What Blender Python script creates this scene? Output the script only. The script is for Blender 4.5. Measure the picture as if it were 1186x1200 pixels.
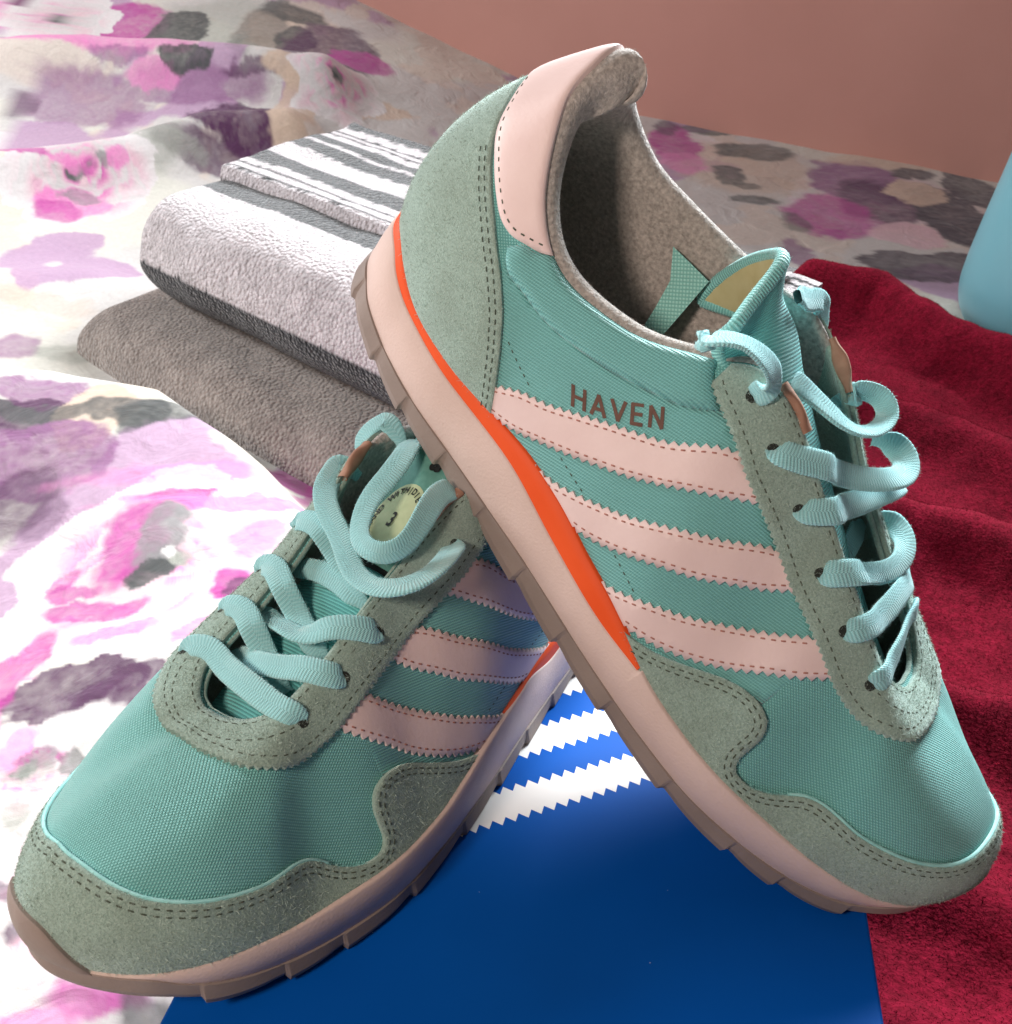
import bpy, math, random
import numpy as np
from mathutils import Matrix, Vector
from mathutils.geometry import delaunay_2d_cdt
random.seed(7); rng=np.random.default_rng(11)
for o in list(bpy.data.objects): bpy.data.objects.remove(o)
scn=bpy.context.scene
COL=scn.collection
# ------------------------------------------------------------------ camera (metres; bed roughly along +Y)
cam=bpy.data.cameras.new('camera'); camo=bpy.data.objects.new('camera',cam); COL.objects.link(camo); scn.camera=camo
RC=np.array([[0.9985228714426061,0.054333002917315465,0.0],[0.02645985795533773,-0.48627485919993874,0.8734051964735859],[0.04745472708799814,-0.8721150647156984,-0.4869942122581512]])
camo.matrix_world=Matrix(((RC[0,0],-RC[0,1],-RC[0,2],0),(RC[1,0],-RC[1,1],-RC[1,2],0),(RC[2,0],-RC[2,1],-RC[2,2],0.270615),(0,0,0,1)))
cam.sensor_fit='HORIZONTAL'; cam.sensor_width=36; cam.lens=36*1213.617/1186; cam.clip_start=0.01; cam.clip_end=50
cam.dof.use_dof=True; cam.dof.focus_distance=0.385; cam.dof.aperture_fstop=40
# ------------------------------------------------------------------ room light
w=bpy.data.worlds.new('World'); scn.world=w; w.use_nodes=True
bg=w.node_tree.nodes['Background']; bg.inputs[0].default_value=(1.0,0.88,0.84,1); bg.inputs[1].default_value=0.075
def area(name,loc,target,sx,sy,power,color):
    l=bpy.data.lights.new(name,'AREA'); l.shape='RECTANGLE'; l.size=sx; l.size_y=sy; l.energy=power; l.color=color
    o=bpy.data.objects.new(name,l); COL.objects.link(o); o.location=loc
    d=Vector(target)-Vector(loc); o.rotation_euler=d.to_track_quat('-Z','Y').to_euler(); return o
area('left_window',(-1.60,1.00,0.92),(-0.1,0.45,0.0),0.60,0.60,29,(0.97,0.985,1.0))            # daylight from the left
area('back_window',(0.62,1.405,1.02),(0.62-.40,1.405-.917,1.02),0.70,0.80,120,(0.92,0.98,1.0))  # window in the back wall, above the frame
area('room_lamp',(-0.31,-0.12,0.42),(0.0,0.35,0.05),0.12,0.12,2.3,(1.0,0.82,0.70))            # warm lamp left of the camera
scn.view_settings.view_transform='Standard'; scn.view_settings.look='None'; scn.view_settings.exposure=0.0; scn.view_settings.gamma=1
scn.render.engine='CYCLES'
scn.render.resolution_x=1012; scn.render.resolution_y=1024
# ================================================================== sneaker shape (mm): sole outline, rib table
def _cr(t,v,td):
    t=np.asarray(t,float); v=np.asarray(v,float); td=np.clip(np.asarray(td,float),t[0],t[-1])
    m=np.empty_like(v); dt=np.diff(t); dv=np.diff(v,axis=0)
    if v.ndim>1: sl=dv/dt[:,None]
    else: sl=dv/dt
    m[0]=sl[0]; m[-1]=sl[-1]
    for k in range(1,len(t)-1):
        w=dt[k-1]/(dt[k-1]+dt[k]); m[k]=sl[k-1]*(1-w)+sl[k]*w
    i=np.clip(np.searchsorted(t,td,side='right')-1,0,len(t)-2); h=t[i+1]-t[i]; u=(td-t[i])/h
    if v.ndim>1: h=h[...,None]; u=u[...,None]
    return (2*u**3-3*u**2+1)*v[i]+(u**3-2*u**2+u)*h*m[i]+(-2*u**3+3*u**2)*v[i+1]+(u**3-u**2)*h*m[i+1]
WALL_L=np.array([(-11,0),(-9,10),(-4,19),(6,26),(24,31.5),(46,36),(71,38),(115,44),(157,50.5),(185,53.5),(205,54),(229,49.5),(246,44),(266,34),(279,22),(287,7),(289,-6)],float)
WALL_M=np.array([(-11,0),(-9,-10),(-4,-19),(6,-25),(24,-30),(46,-33),(71,-34),(115,-33.5),(150,-36),(180,-42),(205,-45.5),(229,-45),(250,-41.5),(267,-33.5),(278.5,-24.5),(286.5,-14.5),(289,-6)],float)
# full closed loop, heel -> lateral -> toe -> medial -> heel ; param q in [0,696): 0..348 lateral, 348..696 medial (mirrored td)
HALF=348.0
def _half(w):
    t=np.r_[0,np.cumsum(np.hypot(*np.diff(w,axis=0).T))]; return t/t[-1]*HALF
_tl,_tm=_half(WALL_L),_half(WALL_M)
_LT=np.r_[-(_tm[1:4][::-1]), _tl, 2*HALF-_tm[:-1][::-1], 2*HALF+_tl[1:4]]
_LV=np.r_[WALL_M[1:4][::-1], WALL_L, WALL_M[:-1][::-1], WALL_L[1:4]]
def wall(q):
    q=np.mod(q,2*HALF); return _cr(_LT,_LV,q)
def wall_n(q):
    d=wall(q+.5)-wall(q-.5); n=np.stack([-d[...,1],d[...,0]],-1)  # heel->lateral(+y): travel +x on +y side => outward is +y => left of travel
    return n/np.linalg.norm(n,axis=-1,keepdims=True)
def td_of(q):
    q=np.mod(q,2*HALF); return np.where(q<=HALF,q,2*HALF-q)
_TOP=np.array([(0,43),(15,42),(33,38.5),(40,35.5),(48,32),(75,29.5),(101,31),(120,33),(138,32.5),(157,29.5),(170,28),(181,26),(198,21.7),(217,20),(235,20.3),(256,20.5),(276,20.5),(293,21),(304,21.5),(322,22.5),(348,24)],float)
_ORG=np.array([(0,37),(15,36.5),(32,34),(38,31),(46,28),(61,26),(78,25),(93,25),(117,25.5),(147,21.7),(174,19.7),(196,20.9),(348,20)],float)
_OUT=np.array([(0,17),(27,16),(33,13.5),(42,11),(51,9),(61,8),(87,6.6),(116,6.4),(144,6.9),(162,6.6),(180,6.2),(200,6),(224,6.2),(250,6.8),(268,7.8),(283,9.6),(295,12.4),(305,15.8),(313,19.5),(322,21),(348,22)],float)
_BOT=np.array([(0,6.5),(20,6.5),(28,5.5),(40,3.2),(53,.8),(65,0),(231,-.3),(258,.6),(277,2.2),(299,7),(312,12.5),(323,14.5),(348,15.5)],float)
def top_z(q,A=0): 
    t=td_of(q); z=_cr(_TOP[:,0],_TOP[:,1],t)
    return z
def org_z(q): return _cr(_ORG[:,0],_ORG[:,1],td_of(q))
def out_z(q): return _cr(_OUT[:,0],_OUT[:,1],td_of(q))
def bot_z(q): return _cr(_BOT[:,0],_BOT[:,1],td_of(q))
# rib table: td, T(xyz), C1 offset, C2 offset
RIB=np.array([(0,17,0,128,-14.2,0,32.6,-17.2,0,-22.9),
(21,18,9,123,-10.2,4.7,28.9,-10.8,5,-23.1),
(48,22,19,110,-6,5.4,25.2,-4.5,7.1,-23),
(75,39,26,88,-3.2,4.9,20.2,-0.3,6.1,-16.9),
(101,60,27.5,78.5,-1.7,2.1,17.1,0.8,5.2,-13.6),
(120,82,26.5,82,-1.5,0.2,17,2,6.2,-13.1),
(150,106,22.5,94.5,-3.4,-2.2,20.6,4.2,9.4,-14.2),
(181,123,17,103,-5.7,-5.2,22.9,8.3,11.8,-11.8),
(198,140,16,98.5,-5.4,-8.2,18.9,6.6,9.9,-7.8),
(217,163,15.5,88,-3.5,-9.9,14.3,3.5,5.9,-6.6),
(235,186,16,77.5,-0.6,-8,13.6,2.9,8.5,-2.5),
(256,206,16,68.5,2.6,-14.1,12.3,4.8,10,0.3),
(276,215,13.5,64.5,6.2,-2.5,21.5,11.5,12,2.2),
(293,219.5,9,63,9.5,1.5,28.5,20,12,.8),
(313,221.5,4,62.3,10,3.2,32,29.4,7.5,-1.5),
(348,222,-3,62,10.5,-1,31.5,34,-2,-1.5)],float)
RIBM=np.array([
(48,24,-20,111,-6,-5.4,25.5,-4.5,-7,-23),
(75,41,-26,102,-3,-5,24,0,-6,-24),
(101,60,-28,101,-1.5,-3.5,25,1,-5,-24),
(120,78,-28.5,102,-1.5,-3,26,2.5,-5.5,-23),
(150,98,-28.5,104.5,-2,-1.5,28,5,-7,-19),
(181,120,-27,107.5,-3,0,32,6,-10,-9),
(198,139,-24,100.5,-2,-1,33,5,-13,-4),
(217,163,-19,88,0,-2,32,4,-18,-2),
(235,186,-17,77.5,1,-2,32,3,-21,-.5),
(256,206,-17,69,3,-2,30,5,-20,0),
(276,215,-14.5,65,5,-2,27,10,-18,1),
(293,219.5,-11,63.2,6.5,1,27,18,-16,1),
(313,221.5,-7,62.4,8.5,.5,30,28,-10,-4)],float)
def rib_ctrl(q,RIBT=None):
    R=RIB if RIBT is None else RIBT
    q=np.mod(np.asarray(q,float),2*HALF)
    med=R.copy(); med[:,[2,5,8]]*=-1; med[-1]=R[-1]
    for r in RIBM: med[R[:,0]==r[0]]=r
    T=np.r_[-R[1:3,0][::-1], R[:,0], 2*HALF-R[:-1,0][::-1], 2*HALF+R[1:3,0]]
    V=np.r_[med[1:3,1:][::-1], R[:,1:], med[:-1,1:][::-1], R[1:3,1:]]
    v=_cr(T,V,q)
    w=wall(q); n=wall_n(q); ins=2.2
    F=np.concatenate([w-n*ins, (top_z(q)-1.5)[...,None]],-1)
    return F,F+v[...,3:6],v[...,0:3]+v[...,6:9],v[...,0:3]
def surf(q,v,R=None):
    F,C1,C2,T=rib_ctrl(q,R); v=np.asarray(v,float)[...,None]; u=1-v
    return u**3*F+3*u*u*v*C1+3*u*v*v*C2+v**3*T
def normal(q,v):
    q=np.asarray(q,float); v=np.asarray(v,float)
    dq=surf(q+.4,v)-surf(q-.4,v); v0=np.clip(v-.005,-.1,1.1); v1=np.clip(v+.005,-.1,1.1); dv=surf(q,v1)-surf(q,v0)
    n=np.cross(dv,dq); return n/np.maximum(np.linalg.norm(n,axis=-1,keepdims=True),1e-9)
# ================================================================== helpers
def tag(o,label=None,cat=None,group=None,kind=None):
    if label: o['label']=label
    if cat: o['category']=cat
    if group: o['group']=group
    if kind: o['kind']=kind
    return o
def mk(name,V,F,mat,parent=None,smooth=True,uv=None,col=None,flip=False):
    """V in metres (n,3); F list/array of faces; uv per-vertex (n,2); col per-vertex (n,3)"""
    me=bpy.data.meshes.new(name); V=np.asarray(V,float)
    if isinstance(F,np.ndarray):
        F=F[:,::-1] if flip else F
        k=F.shape[1]; n=len(F)
        me.vertices.add(len(V)); me.vertices.foreach_set('co',V.ravel())
        me.loops.add(n*k); me.loops.foreach_set('vertex_index',np.ascontiguousarray(F,dtype=np.int32).ravel())
        me.polygons.add(n); me.polygons.foreach_set('loop_start',np.arange(0,n*k,k,dtype=np.int32)); me.polygons.foreach_set('loop_total',np.full(n,k,dtype=np.int32))
        me.update(calc_edges=True)
    else:
        if flip: F=[tuple(reversed(f)) for f in F]
        me.from_pydata(V.tolist(),[],[tuple(int(i) for i in f) for f in F]); me.update()
    li=np.empty(len(me.loops),dtype=np.int32); me.loops.foreach_get('vertex_index',li)
    if uv is not None:
        l=me.uv_layers.new(name='UVMap'); l.data.foreach_set('uv',np.asarray(uv,float)[li].ravel())
    if col is not None:
        a=me.color_attributes.new('print','FLOAT_COLOR','POINT'); a.data.foreach_set('color',np.c_[col,np.ones(len(col))].astype(np.float32).ravel())
    me.validate(); me.polygons.foreach_set('use_smooth',np.full(len(me.polygons),smooth))
    if mat: me.materials.append(mat)
    o=bpy.data.objects.new(name,me); COL.objects.link(o)
    if parent: o.parent=parent
    return o
def grid_faces(a,b,wrap=False):
    i=np.arange(a if wrap else a-1)[:,None]; j=np.arange(b-1)[None,:]
    i2=(i+1)%a
    return np.stack([i*b+j,i*b+j+1,i2*b+j+1,i2*b+j],-1).reshape(-1,4)
def vnoise(x,y,seed=0):
    r=np.random.default_rng(seed).random((256,256)); xi=np.floor(x).astype(int); yi=np.floor(y).astype(int)
    fx=x-xi; fy=y-yi; fx=fx*fx*(3-2*fx); fy=fy*fy*(3-2*fy); g=lambda a,b:r[a%256,b%256]
    return (g(xi,yi)*(1-fx)+g(xi+1,yi)*fx)*(1-fy)+(g(xi,yi+1)*(1-fx)+g(xi+1,yi+1)*fx)*fy
def fbm(x,y,seed=0,oct=4):
    s=0;a=.5;t=0
    for k in range(oct): s=s+a*vnoise(x*2**k+17*k,y*2**k-9*k,seed+k); t+=a; a*=.5
    return s/t
def sstep(a,b,x): t=np.clip((x-a)/(b-a),0,1); return t*t*(3-2*t)
# ------------------------------------------------------------------ materials
def mat_new(name):
    m=bpy.data.materials.new(name); m.use_nodes=True; nt=m.node_tree; b=nt.nodes['Principled BSDF']; return m,nt,b
def N(nt,t,**k):
    n=nt.nodes.new(t)
    for a,v in k.items():
        if a.startswith('i_'):
            n.inputs[int(a[2:]) if a[2:].isdigit() else a[2:]].default_value=v
        else: setattr(n,a,v)
    return n
def L(nt,a,b): nt.links.new(a,b)
def math_(nt,op,a,b=None):
    n=N(nt,'ShaderNodeMath',operation=op)
    for i,v in enumerate((a,b)):
        if v is None: continue
        if isinstance(v,(int,float)): n.inputs[i].default_value=v
        else: L(nt,v,n.inputs[i])
    return n.outputs[0]
def noisy(name,c1,c2,scale,rough=.8,bump=.2,bscale=None,dist=.0005,detail=6,spec=.3,sheen=0,coord='Object',metal=0,sheen_tint=None,c3=None,scale3=20):
    m,nt,b=mat_new(name); tc=N(nt,'ShaderNodeTexCoord')
    n=N(nt,'ShaderNodeTexNoise'); n.inputs['Scale'].default_value=scale; n.inputs['Detail'].default_value=detail; L(nt,tc.outputs[coord],n.inputs['Vector'])
    mx=N(nt,'ShaderNodeMix',data_type='RGBA'); mx.inputs[6].default_value=(*c1,1); mx.inputs[7].default_value=(*c2,1)
    rm=N(nt,'ShaderNodeMapRange'); rm.inputs[1].default_value=.3; rm.inputs[2].default_value=.7; L(nt,n.outputs[0],rm.inputs[0]); L(nt,rm.outputs[0],mx.inputs[0])
    out=mx.outputs[2]
    if c3:
        n3=N(nt,'ShaderNodeTexNoise'); n3.inputs['Scale'].default_value=scale3; n3.inputs['Detail'].default_value=3; L(nt,tc.outputs[coord],n3.inputs['Vector'])
        r3=N(nt,'ShaderNodeMapRange'); r3.inputs[1].default_value=.42; r3.inputs[2].default_value=.72; r3.inputs[4].default_value=.6; L(nt,n3.outputs[0],r3.inputs[0])
        m3=N(nt,'ShaderNodeMix',data_type='RGBA'); m3.inputs[7].default_value=(*c3,1); L(nt,out,m3.inputs[6]); L(nt,r3.outputs[0],m3.inputs[0]); out=m3.outputs[2]
    L(nt,out,b.inputs['Base Color']); b.inputs['Roughness'].default_value=rough; b.inputs['Specular IOR Level'].default_value=spec; b.inputs['Metallic'].default_value=metal
    if sheen: 
        b.inputs['Sheen Weight'].default_value=sheen; b.inputs['Sheen Roughness'].default_value=.5
        if sheen_tint: b.inputs['Sheen Tint'].default_value=(*sheen_tint,1)
    if bump:
        nb=N(nt,'ShaderNodeTexNoise'); nb.inputs['Scale'].default_value=bscale or scale; nb.inputs['Detail'].default_value=4; L(nt,tc.outputs[coord],nb.inputs['Vector'])
        bp=N(nt,'ShaderNodeBump'); bp.inputs['Strength'].default_value=bump; bp.inputs['Distance'].default_value=dist; L(nt,nb.outputs[0],bp.inputs['Height']); L(nt,bp.outputs[0],b.inputs['Normal'])
    return m
def weave(name,c_hi,c_lo,pitch,kind='dots',rough=.55,strength=.6,dist=.0003,sheen=.25,spec=.35):
    """woven fabric: uv is in millimetres"""
    m,nt,b=mat_new(name); tc=N(nt,'ShaderNodeTexCoord'); sp=N(nt,'ShaderNodeSeparateXYZ'); L(nt,tc.outputs['UV'],sp.inputs[0])
    u,v=sp.outputs[0],sp.outputs[1]; k=2*math.pi/pitch
    if kind=='dots':
        a=math_(nt,'ABSOLUTE',math_(nt,'SINE',math_(nt,'MULTIPLY',math_(nt,'ADD',u,v),k*.3535))); c=math_(nt,'ABSOLUTE',math_(nt,'SINE',math_(nt,'MULTIPLY',math_(nt,'SUBTRACT',u,v),k*.3535))); h=math_(nt,'SUBTRACT',math_(nt,'MULTIPLY',math_(nt,'MULTIPLY',a,c),2.),1.)
    elif kind=='twill':
        a=math_(nt,'SINE',math_(nt,'MULTIPLY',math_(nt,'ADD',math_(nt,'MULTIPLY',u,.35),v),k)); c=math_(nt,'SINE',math_(nt,'MULTIPLY',u,k*1.6)); h=math_(nt,'ADD',math_(nt,'MULTIPLY',a,.75),math_(nt,'MULTIPLY',c,.25))
    elif kind=='rib':
        a=math_(nt,'SINE',math_(nt,'MULTIPLY',u,k)); c=math_(nt,'SINE',math_(nt,'MULTIPLY',v,k*2.2)); h=math_(nt,'ADD',math_(nt,'MULTIPLY',a,.8),math_(nt,'MULTIPLY',c,.2))
    else: # braid
        av=math_(nt,'ABSOLUTE',v); a=math_(nt,'SINE',math_(nt,'MULTIPLY',math_(nt,'ADD',u,math_(nt,'MULTIPLY',av,.9)),k)); c=math_(nt,'SINE',math_(nt,'MULTIPLY',v,k*1.1)); h=math_(nt,'MULTIPLY',a,c)
    h01=math_(nt,'MULTIPLY_ADD',h,.5); h01.node.inputs[2].default_value=.5
    mx=N(nt,'ShaderNodeMix',data_type='RGBA'); mx.inputs[6].default_value=(*c_lo,1); mx.inputs[7].default_value=(*c_hi,1); L(nt,h01,mx.inputs[0])
    ns=N(nt,'ShaderNodeTexNoise'); ns.inputs['Scale'].default_value=45; L(nt,tc.outputs['Object'],ns.inputs['Vector'])
    hs=N(nt,'ShaderNodeHueSaturation'); L(nt,mx.outputs[2],hs.inputs['Color']); r=N(nt,'ShaderNodeMapRange'); r.inputs[3].default_value=.88; r.inputs[4].default_value=1.1; L(nt,ns.outputs[0],r.inputs[0]); L(nt,r.outputs[0],hs.inputs['Value'])
    L(nt,hs.outputs[0],b.inputs['Base Color']); b.inputs['Roughness'].default_value=rough; b.inputs['Specular IOR Level'].default_value=spec
    b.inputs['Sheen Weight'].default_value=sheen; b.inputs['Sheen Roughness'].default_value=.4
    bp=N(nt,'ShaderNodeBump'); bp.inputs['Strength'].default_value=strength; bp.inputs['Distance'].default_value=dist; L(nt,h,bp.inputs['Height']); L(nt,bp.outputs[0],b.inputs['Normal'])
    return m
M_MESH=weave('mint_woven_nylon',(.32,.72,.68),(.11,.38,.37),1.0,'dots',strength=.7)
M_GUS=weave('pale_mint_mesh',(.42,.80,.74),(.20,.52,.48),1.6,'dots',strength=.5)
M_TWILL=weave('mint_twill_nylon',(.23,.56,.54),(.12,.36,.35),1.25,'twill',strength=.55)
M_RIB=weave('mint_ribbed_binding',(.20,.66,.64),(.09,.40,.40),1.15,'rib',strength=.7)
M_BIND=weave('mint_rolled_binding',(.34,.76,.73),(.16,.50,.49),1.1,'rib',strength=.6)
M_LACE=weave('aqua_flat_lace',(.50,.88,.91),(.28,.68,.72),1.05,'braid',rough=.85,strength=.7,dist=.0003,sheen=.5,spec=.2)
M_SUEDE=noisy('grey_green_suede',(.235,.33,.285),(.40,.53,.465),1500,.95,.7,1900,.0005,spec=.1,sheen=.7,sheen_tint=(.8,1,.97),c3=(.235,.30,.25),scale3=48)
M_SUEDE_FUZZ=noisy('suede_fibres',(.20,.27,.225),(.46,.57,.50),2200,.95,0,spec=.1,sheen=.4)
M_SUEDE_LIGHT=noisy('suede_raised_fibres',(.40,.52,.46),(.60,.72,.65),2000,.95,0,spec=.1,sheen=.3)
M_MINTFUZZ=noisy('mint_cut_edge_fibres',(.30,.66,.64),(.42,.78,.76),300,.95,0,spec=.1,sheen=.4)
M_LACEFUZZ=noisy('lace_fibres',(.45,.80,.81),(.60,.88,.88),300,.95,0,spec=.1,sheen=.4)
M_PINK=noisy('pink_leather',(.78,.60,.58),(.83,.655,.635),60,.5,.22,700,.0004,spec=.4)
M_PINKEDGE=noisy('pink_leather_cut_edge',(.70,.50,.40),(.78,.58,.47),200,.8,.2,900,.0003)
M_FOAM=noisy('pink_midsole_foam',(.69,.535,.485),(.74,.58,.53),40,.66,.5,1100,.00035,spec=.3,c3=(.62,.47,.415),scale3=26)
M_ORANGE=noisy('orange_foam',(.80,.085,.012),(.86,.105,.02),40,.6,.15,900,.0002,spec=.3)
M_RUBBER=noisy('taupe_rubber',(.25,.20,.178),(.31,.25,.222),50,.65,.35,900,.0004,spec=.35)
M_LINING=noisy('grey_fleece_lining',(.29,.265,.245),(.56,.51,.475),700,.95,.7,900,.0008,spec=.1,sheen=.5)
M_INSOLE=noisy('dark_insole',(.10,.085,.075),(.15,.125,.11),200,.95,.4,600,.0005,spec=.1)
M_LEATHERLIN=noisy('brown_leather_edge',(.30,.16,.11),(.42,.24,.17),150,.7,.4,500,.0004)
M_THREAD=noisy('dark_olive_thread',(.055,.07,.05),(.095,.115,.085),500,.8,0)
M_PTHREAD=noisy('dusky_pink_thread',(.36,.15,.12),(.45,.2,.16),500,.8,0)
M_TEXT=noisy('brown_print',(.11,.05,.035),(.15,.07,.05),300,.6,.1)
M_DARK=noisy('eyelet_hole_shade',(.02,.025,.022),(.035,.04,.035),300,.9,0)  # dark disc colour, painting the shade inside each punched lace hole
M_FOAMY=noisy('yellow_tongue_foam',(.55,.50,.26),(.64,.58,.33),200,.9,.3,700,.0004,c3=(.50,.52,.30),scale3=50)
M_LABEL=noisy('teal_label_cloth',(.10,.28,.24),(.14,.34,.29),400,.7,.2,900,.0002)
M_BADGE=noisy('pale_green_badge',(.42,.50,.30),(.50,.57,.36),300,.7,.1)
M_BLACK=noisy('black_print',(.008,.01,.01),(.015,.018,.018),300,.6,0)
# ================================================================== sneaker
EYED=[(158,7.3),(163.4,11.8),(169.4,15.8),(176.1,19.9),(182.8,22.7),(188.7,24.8),(194,25),(200,24.8),(207.4,23.8),(212,23.1),(221.5,22),(226.5,20.9),(232,20.1),(238,20),(244.2,20.1),(250,19.7),(259.6,19.1),(268,18.6),(282,17.8),(303,15.2),(328,13.7),(348,13.2)]
EYEDM=[(158,7.4),(163.4,11.1),(169.4,13.8),(176.1,16.6),(182.8,18.6),(188.7,20.3),(200,20.6),(221.5,20.6),(232,20),(244.2,19),(255,17.2),(268,15.6),(282,14.6),(303,13.7),(328,13.2),(348,13.2)]
def v_at(q,D):
    vv=np.linspace(1,0,160); P=surf(np.full(160,float(q)),vv); d=np.r_[0,np.cumsum(np.linalg.norm(np.diff(P,axis=0),axis=1))]; return float(np.interp(D,d,vv))
EYE=[(q,v_at(q,D)) for q,D in EYED]
EYEM=[(2*HALF-q,v_at(2*HALF-q,D)) for q,D in reversed(EYEDM)]
MUD=[(181,0),(184.8,.019),(193.5,.084),(203.6,.165),(212.4,.237),(220.2,.298),(227,.338),(232,.35),(236,.335),(237.6,.29),(237.2,.215),(236.9,.14),(238.6,.103),(244,.094),(249.9,.124),(255,.179),(259,.226),(264,.256),(269.7,.265),(278,.26),(285.2,.266),(293,.278),(301.2,.297),(311,.325),(321,.362),(333,.405),(348,.432)]
COUNTER=[(0,.647),(5,.6461),(18.8,.6358),(28.4,.63),(37.4,.6285),(51.4,.64),(65.5,.6465),(77.6,.6176),(85.8,.54),(91.4,.41),(95.5,.246),(98.9,.074),(100.3,0)]
TAB=[(0,.672),(9,.668),(22.4,.65),(30.5,.636),(45,.655),(56.7,.672),(64.3,.692),(71,.738),(78.5,.823),(88,.945),(91,1)]
FOLD=[(73,.70),(77.6,.66),(90.6,.70),(103.3,.7103),(111.5,.7177),(121,.729),(131.8,.732),(147.6,.7313),(159,.748),(168,.769)]
ST=[([(95.5,.185),(106.3,.309),(113.8,.359),(124,.4447),(132.6,.5),(145.6,.556),(164,.6246),(184,.706)],[(99.5,0),(109.5,.0463),(120.5,.1433),(133.1,.2481),(145.9,.34),(157.5,.41),(169.4,.4656),(181.8,.5331),(199,.665)]),
    ([(117,0),(122,.0244),(130.1,.0607),(140.5,.1433),(151.6,.2333),(166.9,.3271),(182.4,.4232),(195,.516),(211,.668)],[(146,0),(148.7,.0214),(157.5,.095),(167.3,.1677),(180.6,.2635),(193.6,.3617),(204.9,.46),(213.5,.5417),(223,.66)]),
    ([(157,0),(162.1,.006),(169,.0443),(177.3,.1115),(189,.211),(200.6,.307),(212.5,.4124),(221.7,.504),(234,.666)],[(181,0),(187.7,.0531),(197,.1294),(206.8,.2091),(220.6,.3333),(228.8,.4264),(236.7,.5162),(246.5,.643)])]
EYELETS=[(176.6,.869),(192,.80),(209,.795),(224.7,.79),(239.4,.787),(258,.79)]
VS=95.0 # rib length scale (mm) for triangulating in (q, v)
def pl_len(P3): return np.r_[0,np.cumsum(np.linalg.norm(np.diff(P3,axis=0),axis=1))]
def smooth_qv(pts,step=1.0):
    p=np.array(pts,float); m=p*np.array([1,VS]); t=np.r_[0,np.cumsum(np.linalg.norm(np.diff(m,axis=0),axis=1))]
    q=_cr(t,p,np.linspace(0,t[-1],max(8,int(t[-1]/.4)))); d=pl_len(surf(q[:,0],q[:,1])); n=max(3,int(round(d[-1]/step))+1)
    s=np.linspace(0,d[-1],n); return np.stack([np.interp(s,d,q[:,0]),np.interp(s,d,q[:,1])],1)
def offset_qv(p,dist):
    """move an open (q,v) polyline sideways on the surface by dist mm (+ = left of travel seen from outside)"""
    p=np.asarray(p,float); q,v=p[:,0],p[:,1]; vv=np.clip(v,.005,.995)
    P=surf(q,v); t=np.gradient(P,axis=0); t/=np.maximum(np.linalg.norm(t,axis=1,keepdims=True),1e-9)
    n=normal(q,vv); b=np.cross(t,n); dist=np.broadcast_to(dist,(len(p),))[:,None]
    Jq=(surf(q+.5,v)-surf(q-.5,v)); Jv=(surf(q,vv+.005)-surf(q,vv-.005))/.01
    a11=(Jq*Jq).sum(1); a12=(Jq*Jv).sum(1); a22=(Jv*Jv).sum(1); r1=(Jq*b).sum(1); r2=(Jv*b).sum(1); D=a11*a22-a12**2
    return p+np.stack([(a22*r1-a12*r2)/D,(a11*r2-a12*r1)/D],1)*dist
def zigzag(pts,period,amp,side=1):
    p=smooth_qv(pts,period/2); z=offset_qv(p,amp*side); o=p.copy(); o[1::2]=z[1::2]; return o
def pip(P,poly):
    x,y=P[:,0],P[:,1]; ins=np.zeros(len(P),bool); j=len(poly)-1
    for i in range(len(poly)):
        xi,yi=poly[i]; xj,yj=poly[j]
        if yi!=yj: 
            c=((yi>y)!=(yj>y))&(x<(xj-xi)*(y-yi)/(yj-yi)+xi); ins^=c
        j=i
    return ins
def bdist(P,poly):
    a=np.asarray(poly); b=np.roll(a,-1,0); d=np.full(len(P),1e9)
    for i in range(len(a)):
        e=b[i]-a[i]; l=(e*e).sum()+1e-12; t=np.clip(((P-a[i])@e)/l,0,1); d=np.minimum(d,np.linalg.norm(P-a[i]-t[:,None]*e,axis=1))
    return d
def patch_tri(poly,step):
    """triangulate closed polygon given in (q,v); returns (q,v) array, tris, boundary loop count"""
    B=np.array(poly,float)*np.array([1,VS])
    lo,hi=B.min(0),B.max(0); gx,gy=np.meshgrid(np.arange(lo[0],hi[0],step),np.arange(lo[1],hi[1],step),indexing='ij')
    gx=gx+(np.arange(gx.shape[1])%2)*step*.5
    G=np.stack([gx.ravel(),gy.ravel()],1); G=G[pip(G,B)]
    if len(G): G=G[bdist(G,B)>step*.35]
    V=[Vector(p) for p in B]+[Vector(p) for p in G]; nb=len(B)
    r=delaunay_2d_cdt(V,[(i,(i+1)%nb) for i in range(nb)],[],1,1e-5)
    out=np.array([(p.x,p.y) for p in r[0]])/np.array([1,VS]); F=np.array([tuple(f) for f in r[2]],dtype=int)
    ed=[tuple(e) for e in r[1]]
    # boundary edges from tri usage
    cnt={}
    for f in F:
        for a,b in ((f[0],f[1]),(f[1],f[2]),(f[2],f[0])): 
            k=(min(a,b),max(a,b)); cnt.setdefault(k,[]).append((a,b))
    be=[c[0] for c in cnt.values() if len(c)==1]
    return out,F,be
def fabric_uv(P):
    s=np.tanh((P[:,1]+3)/14); return np.stack([P[:,0],P[:,1]+s*(66-P[:,2])],1)
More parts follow.
